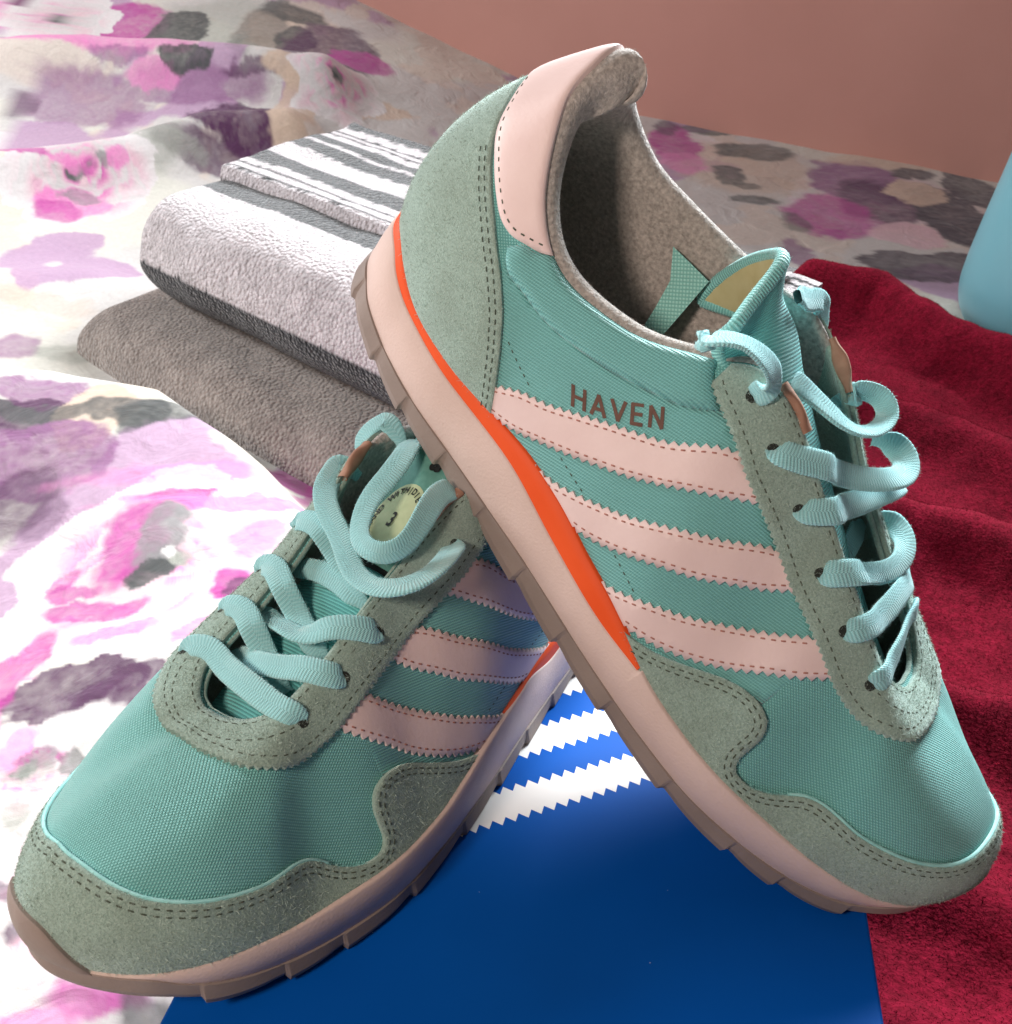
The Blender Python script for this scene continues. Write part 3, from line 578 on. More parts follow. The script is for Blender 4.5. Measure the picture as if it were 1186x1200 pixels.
def build_tongue(s,isA):
    # stations along the tongue: polyline across (lateral -> medial)
    def arch(x,z,hw,drop,n=21):
        t=np.linspace(1,-1,n); return np.stack([x-abs(t)**2*drop*.35,t*hw,z-np.abs(t)**2.2*drop],1)
    if isA: top=arch(94,120,27,18)
    else:
        p=np.array(TOP3); d=pl_len(p); top=_cr(d,p,np.linspace(0,d[-1],21))
    st=[arch(232,54,11,3),arch(214,58.5,15,4),arch(192,68,18,5),arch(170,78.5,20,6),arch(148,90,20,7),arch(128,101.5,20,9),arch(112,111,22 if not isA else 24,13),top]
    st=np.array(st); u=np.linspace(0,7,71); G=_cr(np.arange(8.),st.reshape(8,-1),u).reshape(71,21,3)
    nn=np.cross(np.gradient(G,axis=1),np.gradient(G,axis=0)); nn/=np.linalg.norm(nn,axis=-1,keepdims=True); nn*=np.sign(nn[20,10,2])
    lu=pl_len(G[:,10]); wv=np.linspace(-1,1,21)*28; uv=np.stack([np.repeat(lu,21),np.tile(wv,71)],1)
    th=3.4
    edge=np.ones((71,21)); 
    outer=G+nn*.0; inner=G-nn*th
    Fg=grid_faces(71,21)
    k=outer.reshape(-1,3).shape[0]
    a=outer[0:1]; 
    o=s.add('tongue',outer.reshape(-1,3),Fg[:,::-1] if False else Fg,M_RIB,uv=uv)
    fix_out(o,s,nn)
    o2=s.add('tongue_foam',inner.reshape(-1,3),Fg,M_FOAMY,o)
    # rolled binding round the free edge
    edge=np.r_[G[22:,0],G[-1,1:-1],G[22:,-1][::-1]]-np.r_[nn[22:,0],nn[-1,1:-1],nn[22:,-1][::-1]]*th/2
    V,F,uvb,_=ribbon(edge,th+.9,th+.7,taper=False,n_up=(.2,.1,.97),res=1.5); s.add('tongue_binding',V,F,M_BIND,o,uv=uvb)
    a_,b_=fibres(V[rng.integers(0,len(V),2500)],rng.normal(size=(2500,3))*.5+np.array([-.4,0,.8]),.4,1.2,.06,.7); s.add('binding_fuzz',a_,b_,M_LACEFUZZ,o,kind='stuff')
    # label near the top
    i0,i1=35,61
    def TP(a,b,h): # a 0..1 along, b -1..1 across
        fi=i0+(i1-i0)*a; fj=10+b*7; i=int(min(69,max(0,math.floor(fi)))); j=int(min(19,max(0,math.floor(fj)))); x,y=fi-i,fj-j
        g=(G[i,j]*(1-x)+G[i+1,j]*x)*(1-y)+(G[i,j+1]*(1-x)+G[i+1,j+1]*x)*y; m=(nn[i,j]*(1-x)+nn[i+1,j]*x)*(1-y)+(nn[i,j+1]*(1-x)+nn[i+1,j+1]*x)*y; return g+m*h
    def sheet(name,f,na,nb,mat,h):
        V=[];
        for a in np.linspace(0,1,na):
            for b in np.linspace(0,1,nb): x,y=f(a,b); V.append(TP(x,y,h))
        return s.add(name,V,grid_faces(na,nb),mat,o)
    if isA:
        sheet('label_border',lambda a,b:(a,-1+2*b),14,18,M_BLACK,.45)
        sheet('label',lambda a,b:(.03+.94*a,-.9+1.8*b),14,18,M_LABEL,.75)
        sheet('badge',lambda a,b:(.30+a*.27*math.cos(b*2*math.pi),.0+a*.62*math.sin(b*2*math.pi)),8,30,M_BADGE,1.0)
        # lettering: bold a and a ring of words
        def text(body,size,place,bold=0):
            c=bpy.data.curves.new('t','FONT'); c.body=body; c.size=size; c.align_x='CENTER'; c.align_y='CENTER'; c.offset=bold; c.resolution_u=3
            t=bpy.data.objects.new('t',c); COL.objects.link(t); dg=bpy.context.evaluated_depsgraph_get(); me=bpy.data.meshes.new_from_object(t.evaluated_get(dg)); V=[TP(*place(v.co.x,v.co.y),1.25) for v in me.vertices]; F=[tuple(p.vertices) for p in me.polygons]
            bpy.data.objects.remove(t); bpy.data.meshes.remove(me); return V,F
        VV=[];FF=[]
        def addt(V,F):
            k=len(VV); VV.extend(V); FF.extend([tuple(i+k for i in f) for f in F])
        addt(*text('a',.62,lambda x,y:(.80+y*.42,-.15-x*.95*1),.03))
        ring='WITH|DIE WELTMARKE|THE BRAND '
        for i,ch in enumerate(ring):
            if ch==' ': continue
            an=-2*math.pi*i/len(ring)+.9
            ca,sa=math.cos(an),math.sin(an)
            def pl(x,y,ca=ca,sa=sa,an=an):
                r=.8+y; tt=an-x/.8; return (.30+.27*r*math.cos(tt),.62*r*math.sin(tt))
            addt(*text(ch,.24,pl,.008))
        addt(*text('3',.5,lambda x,y:(.30+y*.27,-x*.62),.01))
        s.add('label_lettering',VV,FF,M_BLACK,o)
def fix_out(o,s,nn): pass
# ================================================================== setting: bed, wall
def seg_d(x,y,pts):
    d=np.full(np.shape(x),1e9); 
    for a,b in zip(pts[:-1],pts[1:]):
        a=np.array(a,float);b=np.array(b,float);e=b-a;t=np.clip(((x-a[0])*e[0]+(y-a[1])*e[1])/(e@e),0,1); d=np.minimum(d,np.hypot(x-a[0]-t*e[0],y-a[1]-t*e[1]))
    return d
RIDGE=[(-560,690),(-440,735),(-357,739),(-270,712),(-180,628),(-118,545),(-95,470)]
FOLD2=[(-900,1330),(-560,1270),(-330,1230),(-150,1260)]
FOLD3=[(-1100,1440),(-690,1447),(-590,1477),(-477,1478),(-363,1475),(-280,1480)]
FOLD4=[(-800,1180),(-568,1229),(-470,1269),(-397,1333),(-300,1365)]
FOLD5=[(-700,960),(-508,984),(-436,1018),(-376,994)]
def bed_z(x,y):
    z=-100+.14*np.maximum(y-620,0)
    z=z+(fbm(x/260+5,y/260+3,21,3)-.5)*34*sstep(-50,-260,x+0*y)+(fbm(x/120,y/120,31,3)-.5)*10
    z=z-46*np.exp(-(((x+120)*.8-(y-860)*.6)/330)**2-(((x+120)*.6+(y-860)*.8)/150)**2)
    # puffed ridge in front of the towels: steep behind, long slope in front
    d=seg_d(x,y,RIDGE)
    # signed: in front (toward camera) or behind
    yl=np.interp(x,[p[0] for p in RIDGE],[p[1] for p in RIDGE]); fr=y<yl
    z=z+np.where(fr,52*np.exp(-(d/170)**2),52*np.exp(-(d/30)**2))
    z=z+38*np.exp(-(seg_d(x,y,FOLD3)/42)**2)+34*np.exp(-(seg_d(x,y,FOLD4)/36)**2)+12*np.exp(-(seg_d(x,y,FOLD5)/40)**2)
    z=z+120*sstep(1150,1750,y)*sstep(150,-420,x)
    return z
def mixc(c,col,m): return c*(1-m[:,None])+np.array(col)*m[:,None]
def bed_print(x,y):
    """watercolour flowers printed on the cover; x,y in mm on the cloth"""
    wx=(fbm(x/38,y/38,3,4)-.5); wy=(fbm(x/38+40,y/38,4,4)-.5); fx=(fbm(x/9,y/9,5,3)-.5); fy=(fbm(x/9+20,y/9,6,3)-.5)
    X=x+wx*26+fx*9; Y=y+wy*30+fy*9
    n1=fbm(X/150+2,Y/170,8,3); n2=fbm(X/70,Y/80+9,9,4); n3=fbm(x/22,y/24,10,4); n4=fbm(x/5,y/5,14,3)
    WHITE=np.array((.56,.53,.515)); c=np.tile(WHITE,(len(x),1)).astype(float)
    c=mixc(c,(.62,.60,.53),sstep(.50,.60,n1)*.8)          # pale sage washes
    c=mixc(c,(.66,.53,.44),sstep(.56,.62,n2)*.5)           # cream
    c=mixc(c,(.42,.25,.40),sstep(.60,.635,fbm(X/120+31,Y/130+7,12,3))*.85)
    def blob(cx,cy,rx,ry,col,soft=.18,op=1.):
        R=max(rx,ry)*1.35; k=np.flatnonzero((np.abs(X-cx)<R)&(np.abs(Y-cy)<R))
        if not len(k): return
        r=np.hypot((X[k]-cx)/rx,(Y[k]-cy)/ry); soft=soft*.85
        m=1-sstep(1-soft,1+soft*.35,r+(n3[k]-.5)*.3+(n4[k]-.5)*.12); m=m*op*(.85+.15*np.clip(r,0,1))*(.92+.45*(n2[k]-.45)+.35*(n4[k]-.5))
        c[k]=mixc(c[k],col,np.clip(m,0,1))
    PUR=(.08,.02,.07); PL=(.25,.10,.225); MAG=(.42,.03,.26); PNK=(.68,.20,.45); LP=(.68,.43,.49); GR=(.09,.095,.095); SG=(.42,.43,.38); CRM=(.72,.56,.46)
    def flower(cx,cy,R,rot=0,inner=MAG,outer=LP,k=7):
        K=np.flatnonzero((np.abs(X-cx)<R*1.25)&(np.abs(Y-cy)<R*1.25))
        if not len(K): return
        g,n2k,n3k=c[K],n2[K],n3[K]; dx,dy=X[K]-cx,Y[K]-cy; r=np.hypot(dx,dy)/R; a=np.arctan2(dy,dx)+rot
        for kk,(rk,nk) in enumerate(((1.,6),(.80,5),(.62,5),(.45,4),(.30,3))):
            ed=rk*(.80+.20*np.abs(np.sin(nk*a/2+1.7*kk+rot*3))+.16*(n2k-.5)+.10*(n3k-.5)); m=1-sstep(-.012,.012,r-ed); t=np.clip(r/np.maximum(ed,.05),0,1)
            base=np.array((.66,.62,.62))*(1-.06*kk); g=mixc(g,base,m)
            g=mixc(g,outer,m*(1-sstep(.55,1.,t+(n3k-.5)*.5))*.8)
            g=mixc(g,PNK,m*(1-sstep(.45,.92,t+(n2k-.5)*.6))*sstep(0,2,kk+.8)*sstep(.42,.55,fbm(a*1.4+kk*3+cx,r*1.3,int(abs(cy))%50+4,3)))
            g=mixc(g,inner,m*(1-sstep(.3,.8,t+(n3k-.5)*.7))*sstep(1,3,kk+1.)*sstep(.45,.58,fbm(a*2.1+kk*5+cy,r*1.6,int(abs(cx))%50+9,3)))
        g=mixc(g,(.20,.19,.19),1-sstep(.10,.16,r+(n3k-.5)*.2)); g=mixc(g,GR,1-sstep(.04,.09,np.hypot(dx+R*.05,dy+R*.08)/R+(n3k-.5)*.12))
        c[K]=g
    for b in BLOBS: blob(*b)
    for f in FLOWERS: flower(*f)
    for b in BLOBS2: blob(*b)
    return np.clip(c,0.01,.9)
PUR=(.075,.02,.068); PL=(.25,.10,.225); MAG=(.42,.03,.26); PNK=(.68,.20,.45); LP=(.68,.43,.49); GR=(.06,.063,.063); SG=(.33,.34,.30); CRM=(.58,.44,.345); WH=(.62,.59,.58); GM=(.22,.21,.215); DK=(.05,.032,.05)
BLOBS=[(-353,1357,80,50,PUR,0.15,1),
 (-382,1294,81,25,PUR,0.3,0.85),
 (-419,1429,88,31,PL,0.3,0.8),
 (-563,1392,84,59,PL,0.25,0.75),
 (-633,1374,27,27,PUR,0.3,0.7),
 (-485,1439,38,15,PNK,0.3,0.8),
 (-441,1296,32,55,SG,0.4,0.6),
 (-420,1289,41,18,SG,0.4,0.6),
 (-688,1594,90,57,PNK,0.3,0.9),
 (-575,1594,65,65,MAG,0.25,0.95),
 (-709,1619,34,37,PUR,0.3,0.9),
 (-586,1480,164,26,PNK,0.3,0.9),
 (-628,1575,24,24,GR,0.3,0.8),
 (-542,1458,44,9,PL,0.3,0.7),
 (-444,1603,94,120,SG,0.4,0.8),
 (-492,1591,44,59,GR,0.15,1),
 (-450,1461,37,18,GR,0.15,1),
 (-337,1609,82,93,CRM,0.3,0.7),
 (-384,1576,36,120,GR,0.3,0.6),
 (-356,1677,51,36,GR,0.25,0.9),
 (-333,1587,31,49,GR,0.2,0.95),
 (-280,1560,70,120,PUR,0.2,0.95),
 (-234,1569,48,39,MAG,0.25,0.9),
 (-345,1451,65,9,PUR,0.3,0.8),
 (-252,1459,101,28,CRM,0.15,1),
 (-296,1402,27,85,CRM,0.2,1),
 (-262,1446,18,11,SG,0.3,0.6),
 (-455,954,61,20,CRM,0.5,0.5),
 (-441,870,22,27,PL,0.3,0.8),
 (-395,868,38,20,SG,0.4,0.7),
 (-357,712,41,21,PL,0.2,0.9),
 (-348,679,36,26,PUR,0.1,1),
 (-304,679,30,39,CRM,0.12,1),
 (-267,680,19,22,GR,0.25,1),
 (-271,661,8,9,GR,0.3,0.7),
 (-229,683,216,15,GR,0.25,0.9),
 (-323,631,53,44,PL,0.12,1),
 (-321,591,24,41,PUR,0.45,0.9),
 (-298,578,16,24,PUR,0.4,0.6)]
FLOWERS=[(-204,516,98,0.4),(-511,1223,88,1.1),(-663,1590,86,0.2),(-253,1465,63,1.9),(420,1344,95,0.7),(218,1516,68,2.4),(-185,307,30,1.5),(-222,359,29,0.9),(-760,1250,150,.6),(-330,60,120,1.),(760,1500,120,.6)]
BLOBS2=[(-226,541,22,42,MAG,0.35,0.9),
 (-210,546,17,37,GM,0.3,0.95),
 (-207,504,11,12,GR,0.2,1),
 (-193,518,7,10,SG,0.3,0.9),
 (-199,526,4,8,WH,0.2,0.9),
 (-152,487,15,18,MAG,0.3,0.95),
 (-146,483,8,11,PUR,0.3,0.8),
 (-205,580,37,10,MAG,0.25,0.9),
 (-179,571,12,25,WH,0.3,0.9),
 (-167,608,150,14,PNK,0.4,0.6),
 (-160,686,38,21,MAG,0.3,0.85),
 (-143,576,132,10,PNK,0.3,0.8),
 (-141,686,10,42,MAG,0.3,0.7),
 (-149,533,17,25,PNK,0.3,0.7),
 (-257,509,10,8,MAG,0.3,0.8),
 (-245,501,16,8,MAG,0.25,0.85),
 (-238,485,21,8,MAG,0.25,0.9),
 (-215,473,21,8,MAG,0.25,0.9),
 (-215,453,26,8,PNK,0.25,0.9),
 (-151,444,25,12,PNK,0.25,0.8),
 (-221,411,34,19,PUR,0.1,1),
 (-193,403,18,13,PUR,0.15,1),
 (-179,411,8,8,PUR,0.2,0.9),
 (-256,423,12,51,MAG,0.25,0.9),
 (-202,388,28,11,WH,0.35,1),
 (-230,377,9,19,PNK,0.35,0.8),
 (-217,367,11,9,PUR,0.35,0.7),
 (-200,364,7,8,GR,0.2,0.8),
 (-215,333,5,8,SG,0.3,0.8),
 (-217,356,13,8,SG,0.4,0.6),
 (-200,298,8,8,PUR,0.25,0.8),
 (-189,275,7,10,PUR,0.25,0.85),
 (-168,266,23,10,LP,0.4,0.8),
 (-146,250,23,8,MAG,0.35,0.85),
 (-123,245,15,8,GR,0.4,0.85),
 (-165,240,21,8,PNK,0.4,0.8),
 (-574,1227,36,11,MAG,0.3,0.8),
 (-493,1242,12,8,GM,0.3,0.9),
 (-478,1249,15,12,PNK,0.3,0.9),
 (-509,1180,40,23,PNK,0.25,0.95),
 (-518,1165,27,18,MAG,0.3,0.8),
 (-503,1192,23,10,GM,0.3,0.8),
 (-526,1226,23,8,PNK,0.3,0.8),
 (290,1440,106,103,CRM,0.3,0.7),
 (206,1521,38,85,MAG,0.25,0.95),
 (213,1441,33,44,PNK,0.3,0.8),
 (200,1589,18,36,PUR,0.3,0.8),
 (263,1593,40,25,GR,0.25,0.8),
 (316,1501,60,35,GR,0.25,0.85),
 (268,1404,20,34,GR,0.2,0.9),
 (285,1326,33,21,GR,0.25,0.9),
 (291,1375,18,12,GR,0.25,0.8),
 (475,1327,108,103,LP,0.3,0.5),
 (436,1407,62,88,PL,0.2,1),
 (443,1328,48,88,PUR,0.25,0.9),
 (372,1283,60,76,MAG,0.25,0.85),
 (448,1229,46,38,LP,0.2,0.9),
 (523,1294,47,103,DK,0.08,1),
 (585,1402,35,66,DK,0.1,1),
 (451,1136,71,45,DK,0.08,1),
 (503,1369,42,39,CRM,0.12,1),
 (503,1491,94,41,CRM,0.25,0.8),
 (517,1439,30,24,DK,0.2,0.9),
 (312,1150,15,41,PL,0.3,0.8),
 (323,1256,17,33,GR,0.3,0.6)]
def build_bed():
    xs=np.unique(np.r_[np.linspace(-2200,-620,70),np.linspace(-620,-60,290),np.linspace(-60,900,190),np.linspace(900,1800,30)])
    ys=np.unique(np.r_[np.linspace(-300,130,30),np.linspace(130,760,330),np.linspace(760,1700,330),np.linspace(1700,2900,90)])
    X,Y=np.meshgrid(xs,ys,indexing='ij'); Z=bed_z(X,Y); V=np.stack([X,Y,Z],-1).reshape(-1,3)
    col=bed_print(X.ravel(),Y.ravel())
    m,nt,b=mat_new('floral_cotton'); at=N(nt,'ShaderNodeAttribute',attribute_name='print'); tc=N(nt,'ShaderNodeTexCoord'); n=N(nt,'ShaderNodeTexNoise'); n.inputs['Scale'].default_value=260; n.inputs['Detail'].default_value=5; L(nt,tc.outputs['Object'],n.inputs['Vector'])
    hs=N(nt,'ShaderNodeHueSaturation'); r=N(nt,'ShaderNodeMapRange'); r.inputs[3].default_value=.86; r.inputs[4].default_value=1.12; L(nt,n.outputs[0],r.inputs[0]); L(nt,r.outputs[0],hs.inputs['Value']); L(nt,at.outputs['Color'],hs.inputs['Color']); L(nt,hs.outputs[0],b.inputs['Base Color'])
    b.inputs['Roughness'].default_value=.85; b.inputs['Specular IOR Level'].default_value=.2; b.inputs['Sheen Weight'].default_value=.2
    w0=N(nt,'ShaderNodeTexNoise'); w0.inputs['Scale'].default_value=28; w0.inputs['Detail'].default_value=3; w0.inputs['Distortion'].default_value=1.2; L(nt,tc.outputs['Object'],w0.inputs['Vector']); b0=N(nt,'ShaderNodeBump'); b0.inputs['Strength'].default_value=.5; b0.inputs['Distance'].default_value=.006; L(nt,w0.outputs[0],b0.inputs['Height'])
    w1=N(nt,'ShaderNodeTexNoise'); w1.inputs['Scale'].default_value=1400; w1.inputs['Detail'].default_value=2; L(nt,tc.outputs['Object'],w1.inputs['Vector']); bp=N(nt,'ShaderNodeBump'); bp.inputs['Strength'].default_value=.25; bp.inputs['Distance'].default_value=.0004; L(nt,w1.outputs[0],bp.inputs['Height']); L(nt,b0.outputs[0],bp.inputs['Normal']); L(nt,bp.outputs[0],b.inputs['Normal'])
    o=mk('bed_cover',V*.001,grid_faces(len(xs),len(ys)),m,None,True,None,col,flip=True); tag(o,'white floral bed cover with magenta and purple watercolour flowers','bed cover',kind='structure')
def build_wall():
    p0=np.array([645.,1427.]); d=np.array([-.917,.40]); d/=np.linalg.norm(d); a=p0-d*1500; b=p0+d*2600; nx=np.array([-d[1],d[0]]); 
    if nx[1]<0: nx=-nx
    V=[];
    for p in (a,b,b+nx*100,a+nx*100):
        V+= [(p[0],p[1],-500),(p[0],p[1],1900)]
    F=[(0,2,3,1),(2,4,5,3),(4,6,7,5),(6,0,1,7),(1,3,5,7),(0,6,4,2)]
    m=noisy('salmon_wall_paint',(.54,.265,.22),(.585,.295,.245),3,.75,.15,180,.0015,spec=.25,c3=(.51,.25,.205),scale3=5)
    o=mk('wall',np.array(V)*.001,F,m,None,False)
    c=np.array([620.,1438.]); i_=-nx; V2=[]  # unseen ledge, added to keep back_window light off the bed near the wall
    for s_,t_ in ((-520,1),(520,1),(520,240),(-520,240)):
        p=c+d*s_+i_*t_; V2+=[(p[0],p[1],565),(p[0],p[1],590)]
    mk('bed_shading_ledge',np.array(V2)*.001,[(0,2,3,1),(2,4,5,3),(4,6,7,5),(6,0,1,7),(1,3,5,7),(0,6,4,2)],m,o,False)
    tag(o,kind='structure',label='plain salmon pink painted wall behind the bed',cat='wall')
# ================================================================== shoebox
def build_box():
    root=bpy.data.objects.new('shoebox',None); COL.objects.link(root); tag(root,'blue cardboard shoebox with white zigzag stripes on its lid, under both sneakers','shoebox')
    u=np.array([.15,.9887]); v=np.array([.9887,-.15]) # long axis (away), short axis (right)
    pr=np.array([121.,214.]) # a point on the right edge
    def P(a,b,z): p=pr+u*a+v*b; return (p[0],p[1],z)
    Wd=203; a0,a1=-92,262
    m=noisy('blue_card',(.001,.085,.42),(.0015,.098,.46),8,.45,.06,500,.0002,spec=.05,c3=(.001,.078,.38),scale3=14)
    def slab(name,a0,a1,b0,b1,z0,z1,bev,mat):
        import bmesh
        bm=bmesh.new(); vs=[bm.verts.new(Vector(P(a,b,z))*.001) for z in (z0,z1) for a,b in ((a0,b0),(a1,b0),(a1,b1),(a0,b1))]
        for f in ((0,1,2,3),(7,6,5,4),(0,4,5,1),(1,5,6,2),(2,6,7,3),(3,7,4,0)): bm.faces.new([vs[i] for i in f])
        bmesh.ops.recalc_face_normals(bm,faces=bm.faces); bmesh.ops.bevel(bm,geom=bm.edges[:],offset=bev*.001,segments=2,affect='EDGES',profile=.5)
        me=bpy.data.meshes.new(name); bm.to_mesh(me); bm.free(); me.materials.append(mat); o=bpy.data.objects.new(name,me); COL.objects.link(o); o.parent=root; return o
    slab('lid',a0,a1,-Wd,0,-34,-.25,.9,m); slab('tray',a0+2.5,a1-2.5,-Wd+2.5,-2.5,-112,-30,.8,m)
    wm=noisy('white_print',(.80,.79,.78),(.84,.83,.82),20,.5,.03,400,.0002)
    an=math.radians(25.0); d=np.array([math.cos(an),math.sin(an)]); nr=np.array([-d[1],d[0]])
    base=np.array([-.9,275.65])@nr
    def inside(p): r=p-pr; return -Wd+4<r@v<-4 and a0+4<r@u<a1-4
    # the three printed stripes (tops/bottoms measured across): pinked edges
    per=5.0
    for k,(lo,hi) in enumerate(((base-13.2,base+.6),(base+14.2,base+28.0),(base+41.6,base+55.4))):
        s0=-40+k*22; s1=190
        top=[];bot=[]
        n=int((s1-s0)/per*2)
        for i in range(n+1):
            sx=s0+i*per/2; z=(i%2)*3.2
            if sx>s1: break
            top.append(d*sx+nr*(hi-1.6+z)); bot.append(d*(sx+0)+nr*(lo+1.6-(1-(i%2))*3.2+1.6-1.6))
        top=[p for p in top]; V=[];F=[]
        for t,b in zip(top,bot):
            if not (inside(t) and inside(b)): continue
            V+=[(t[0],t[1],-.2),(b[0],b[1],-.2),(t[0],t[1],-.3),(b[0],b[1],-.3)]
        for i in range(len(V)//4-1):
            a=4*i; F+=[(a,a+1,a+5,a+4),(a+2,a,a+4,a+6),(a+1,a+3,a+7,a+5)]
        mk('stripe',np.array(V)*.001,F,wm,root,False,flip=False)
    Vd=[];Fd=[]
    for k in range(9):
        x,y=random.uniform(-40,118),random.uniform(150,300); r=random.choice((.15,.2,.25,.3,.7 if k<2 else .2)); b=len(Vd)
        Vd+=[(x+r,y,-.2),(x,y+r*.8,-.2),(x-r,y,-.2),(x,y-r*.7,-.2),(x,y,r*.5-.2)]; Fd+=[(b,b+1,b+4),(b+1,b+2,b+4),(b+2,b+3,b+4),(b+3,b,b+4)]
    o=mk('dust',np.array(Vd)*.001,Fd,wm,root,True); o['kind']='stuff'
    return root
# ================================================================== folded towels
def terry(V,F,count,lmin,lmax,wd,lay,cols=None,nrm=None):
    a,b,c=V[F[:,0]],V[F[:,1]],V[F[:,2]]; n=np.cross(b-a,c-a); ar=np.linalg.norm(n,axis=1); n/=ar[:,None]+1e-12; i=rng.choice(len(F),count,p=ar/ar.sum()); u=rng.random((count,2)); fl=u.sum(1)>1; u[fl]=1-u[fl]
    P=a[i]+(b-a)[i]*u[:,:1]+(c-a)[i]*u[:,1:]; VV,FF=fibres(P,n[i],lmin,lmax,wd,lay); col=None
    if cols is not None: col=np.repeat((cols[F[i,0]]+cols[F[i,1]]+cols[F[i,2]])/3*rng.uniform(.8,1.2,(count,1)),3,axis=0)
    return VV,FF,col
def towel_mat(name,c=None):
    m,nt,b=mat_new(name)
    tc=N(nt,'ShaderNodeTexCoord'); n=N(nt,'ShaderNodeTexNoise'); n.inputs['Scale'].default_value=330; n.inputs['Detail'].default_value=4; L(nt,tc.outputs['Object'],n.inputs['Vector'])
    at=N(nt,'ShaderNodeAttribute',attribute_name='print'); hs=N(nt,'ShaderNodeHueSaturation'); r=N(nt,'ShaderNodeMapRange'); r.inputs[1].default_value=.3; r.inputs[2].default_value=.7; r.inputs[3].default_value=.7; r.inputs[4].default_value=1.15; L(nt,n.outputs[0],r.inputs[0]); L(nt,r.outputs[0],hs.inputs['Value']); L(nt,at.outputs['Color'],hs.inputs['Color']); L(nt,hs.outputs[0],b.inputs['Base Color'])
    vo=N(nt,'ShaderNodeTexVoronoi'); vo.inputs['Scale'].default_value=330; L(nt,tc.outputs['Object'],vo.inputs['Vector']); bp=N(nt,'ShaderNodeBump'); bp.inputs['Strength'].default_value=.9; bp.inputs['Distance'].default_value=.0022; bp.invert=True; L(nt,vo.outputs['Distance'],bp.inputs['Height']); L(nt,bp.outputs[0],b.inputs['Normal'])
    b.inputs['Roughness'].default_value=.95; b.inputs['Specular IOR Level'].default_value=.1; b.inputs['Sheen Weight'].default_value=.4
    return m
def folded(name,label,FL,length,depth,z0,z1,colf,layers,fib,seed,fold_front=True):
    """folded towel: FL = front-left corner; rounded fold along the front edge, edges of the layers behind"""
    u=np.array([.80,-.60]); wv=np.array([.60,.80]); H=z1-z0
    nu,nw=150,90
    # profile in (w,z): from bottom back, along bottom to front, round the fold, back along the top
    R=H/2; prof=[]
    for t in np.linspace(depth,R,24): prof.append((t,0))
    for a in np.linspace(-math.pi/2,math.pi/2,48)[1:-1]: prof.append((R-R*1.0*math.cos(a)*1.02,R+R*math.sin(a)))
    for t in np.linspace(R,depth,150): prof.append((t,H))
    for t in np.linspace(H,0,10)[1:-1]: prof.append((depth+2*math.sin(t*9),t))
    prof=np.array(prof); al=pl_len(np.c_[prof,np.zeros(len(prof))]); np_=len(prof)
    us=np.r_[np.linspace(0,H*.5,16),np.linspace(H*.5,length,260)[1:]]
    V=np.zeros((len(us),np_,3)); 
    for i,x in enumerate(us):
        k=1-(1-min(1,x/(H*.33)))**2; k=math.sqrt(max(k,0)); k=.80+.20*k            # round the end
        cz=H*.5; pz=cz+(prof[:,1]-cz)*k; pw=prof[:,0]
        b=FL[0]+u[0]*x+wv[0]*pw; c=FL[1]+u[1]*x+wv[1]*pw
        nz=(fbm(x/70+pw/200+seed,prof[:,1]/60+pw/120,seed,3)-.5)
        V[i,:,0]=b; V[i,:,1]=c; V[i,:,2]=z0+pz+nz*9*(prof[:,1]/H)+.14*(c-FL[1])
        # soft waviness of the front
        V[i,:,:2]+=np.outer(nz*7*(pw<R*1.3),-wv)
    col=colf(np.repeat(us[:,None],np_,1).ravel(),np.repeat(prof[None,:,0],len(us),0).ravel(),np.repeat(prof[None,:,1],len(us),0).ravel(),H)
    root=bpy.data.objects.new(name,None); COL.objects.link(root); tag(root,label,'towel','folded towels stacked on the bed')
    Fq=grid_faces(len(us),np_); F=np.r_[Fq[:,[0,1,2]],Fq[:,[0,2,3]]]
    VV=V.reshape(-1,3)
    # end cap
    cap=len(VV); VV=np.r_[VV,[V[0].mean(0)-np.r_[u*3,0]]]; col=np.r_[col,[col[:np_].mean(0)]]
    Fc=np.array([(j,cap,(j+1)%np_) for j in range(np_)]); 
    F=np.r_[F,Fc]
    mt=towel_mat(name+'_terry')
    mk('body',VV*.001,F,mt,root,True,None,col,flip=False)
    nrm=np.cross(VV[F[:,1]]-VV[F[:,0]],VV[F[:,2]]-VV[F[:,0]])
    # make sure faces point outwards for the pile
    ctr=V.reshape(-1,3).mean(0); 
    a,b,c=terry(VV,F,fib,1.2,3.6,.22,.75,col); o=mk('pile',a*.001,b,mt,root,False,None,c); o['kind']='stuff'
    return root,V,us,prof
def grey_col(x,w,z,H):
    n=fbm(x/14,w/14+z/14,77,3); c=np.array((.33,.28,.255))[None]*(.75+.5*n[:,None]); return c
def stripe_col(x,w,z,H):
    # stripes run along the length; position across = distance along the profile from the lower front edge
    n=fbm(x/9,w/9+z/9,78,3)
    s=np.where(z<1e-6,-w, np.where((w<H/2+1)&(z<H-.01), z, H+np.maximum(w-H/2,0)))
    WH=np.array((.66,.60,.62)); DK=np.array((.028,.029,.033)); GY=np.array((.105,.107,.112)); c=np.tile(WH,(len(x),1))
    jag=(fbm(x/2.6,w/40.,80,2)-.5)*3.2; s=s+jag
    def band(a,b,col):
        nonlocal c; m=((s>a)&(s<b)); c=np.where(m[:,None],col,c)
    band(-400,46,DK); band(-400,8,(.30,.28,.28))
    band(H+18,H+64,GY); band(H+72,H+76,DK); band(H+84,H+88,DK); band(H+98,H+122,GY); band(H+150,H+190,GY)
    band(H+170,H+174,WH); band(H+200,H+204,DK); band(H+210,H+214,DK); band(H+226,H+260,GY)
    return c*(.8+.4*n[:,None])
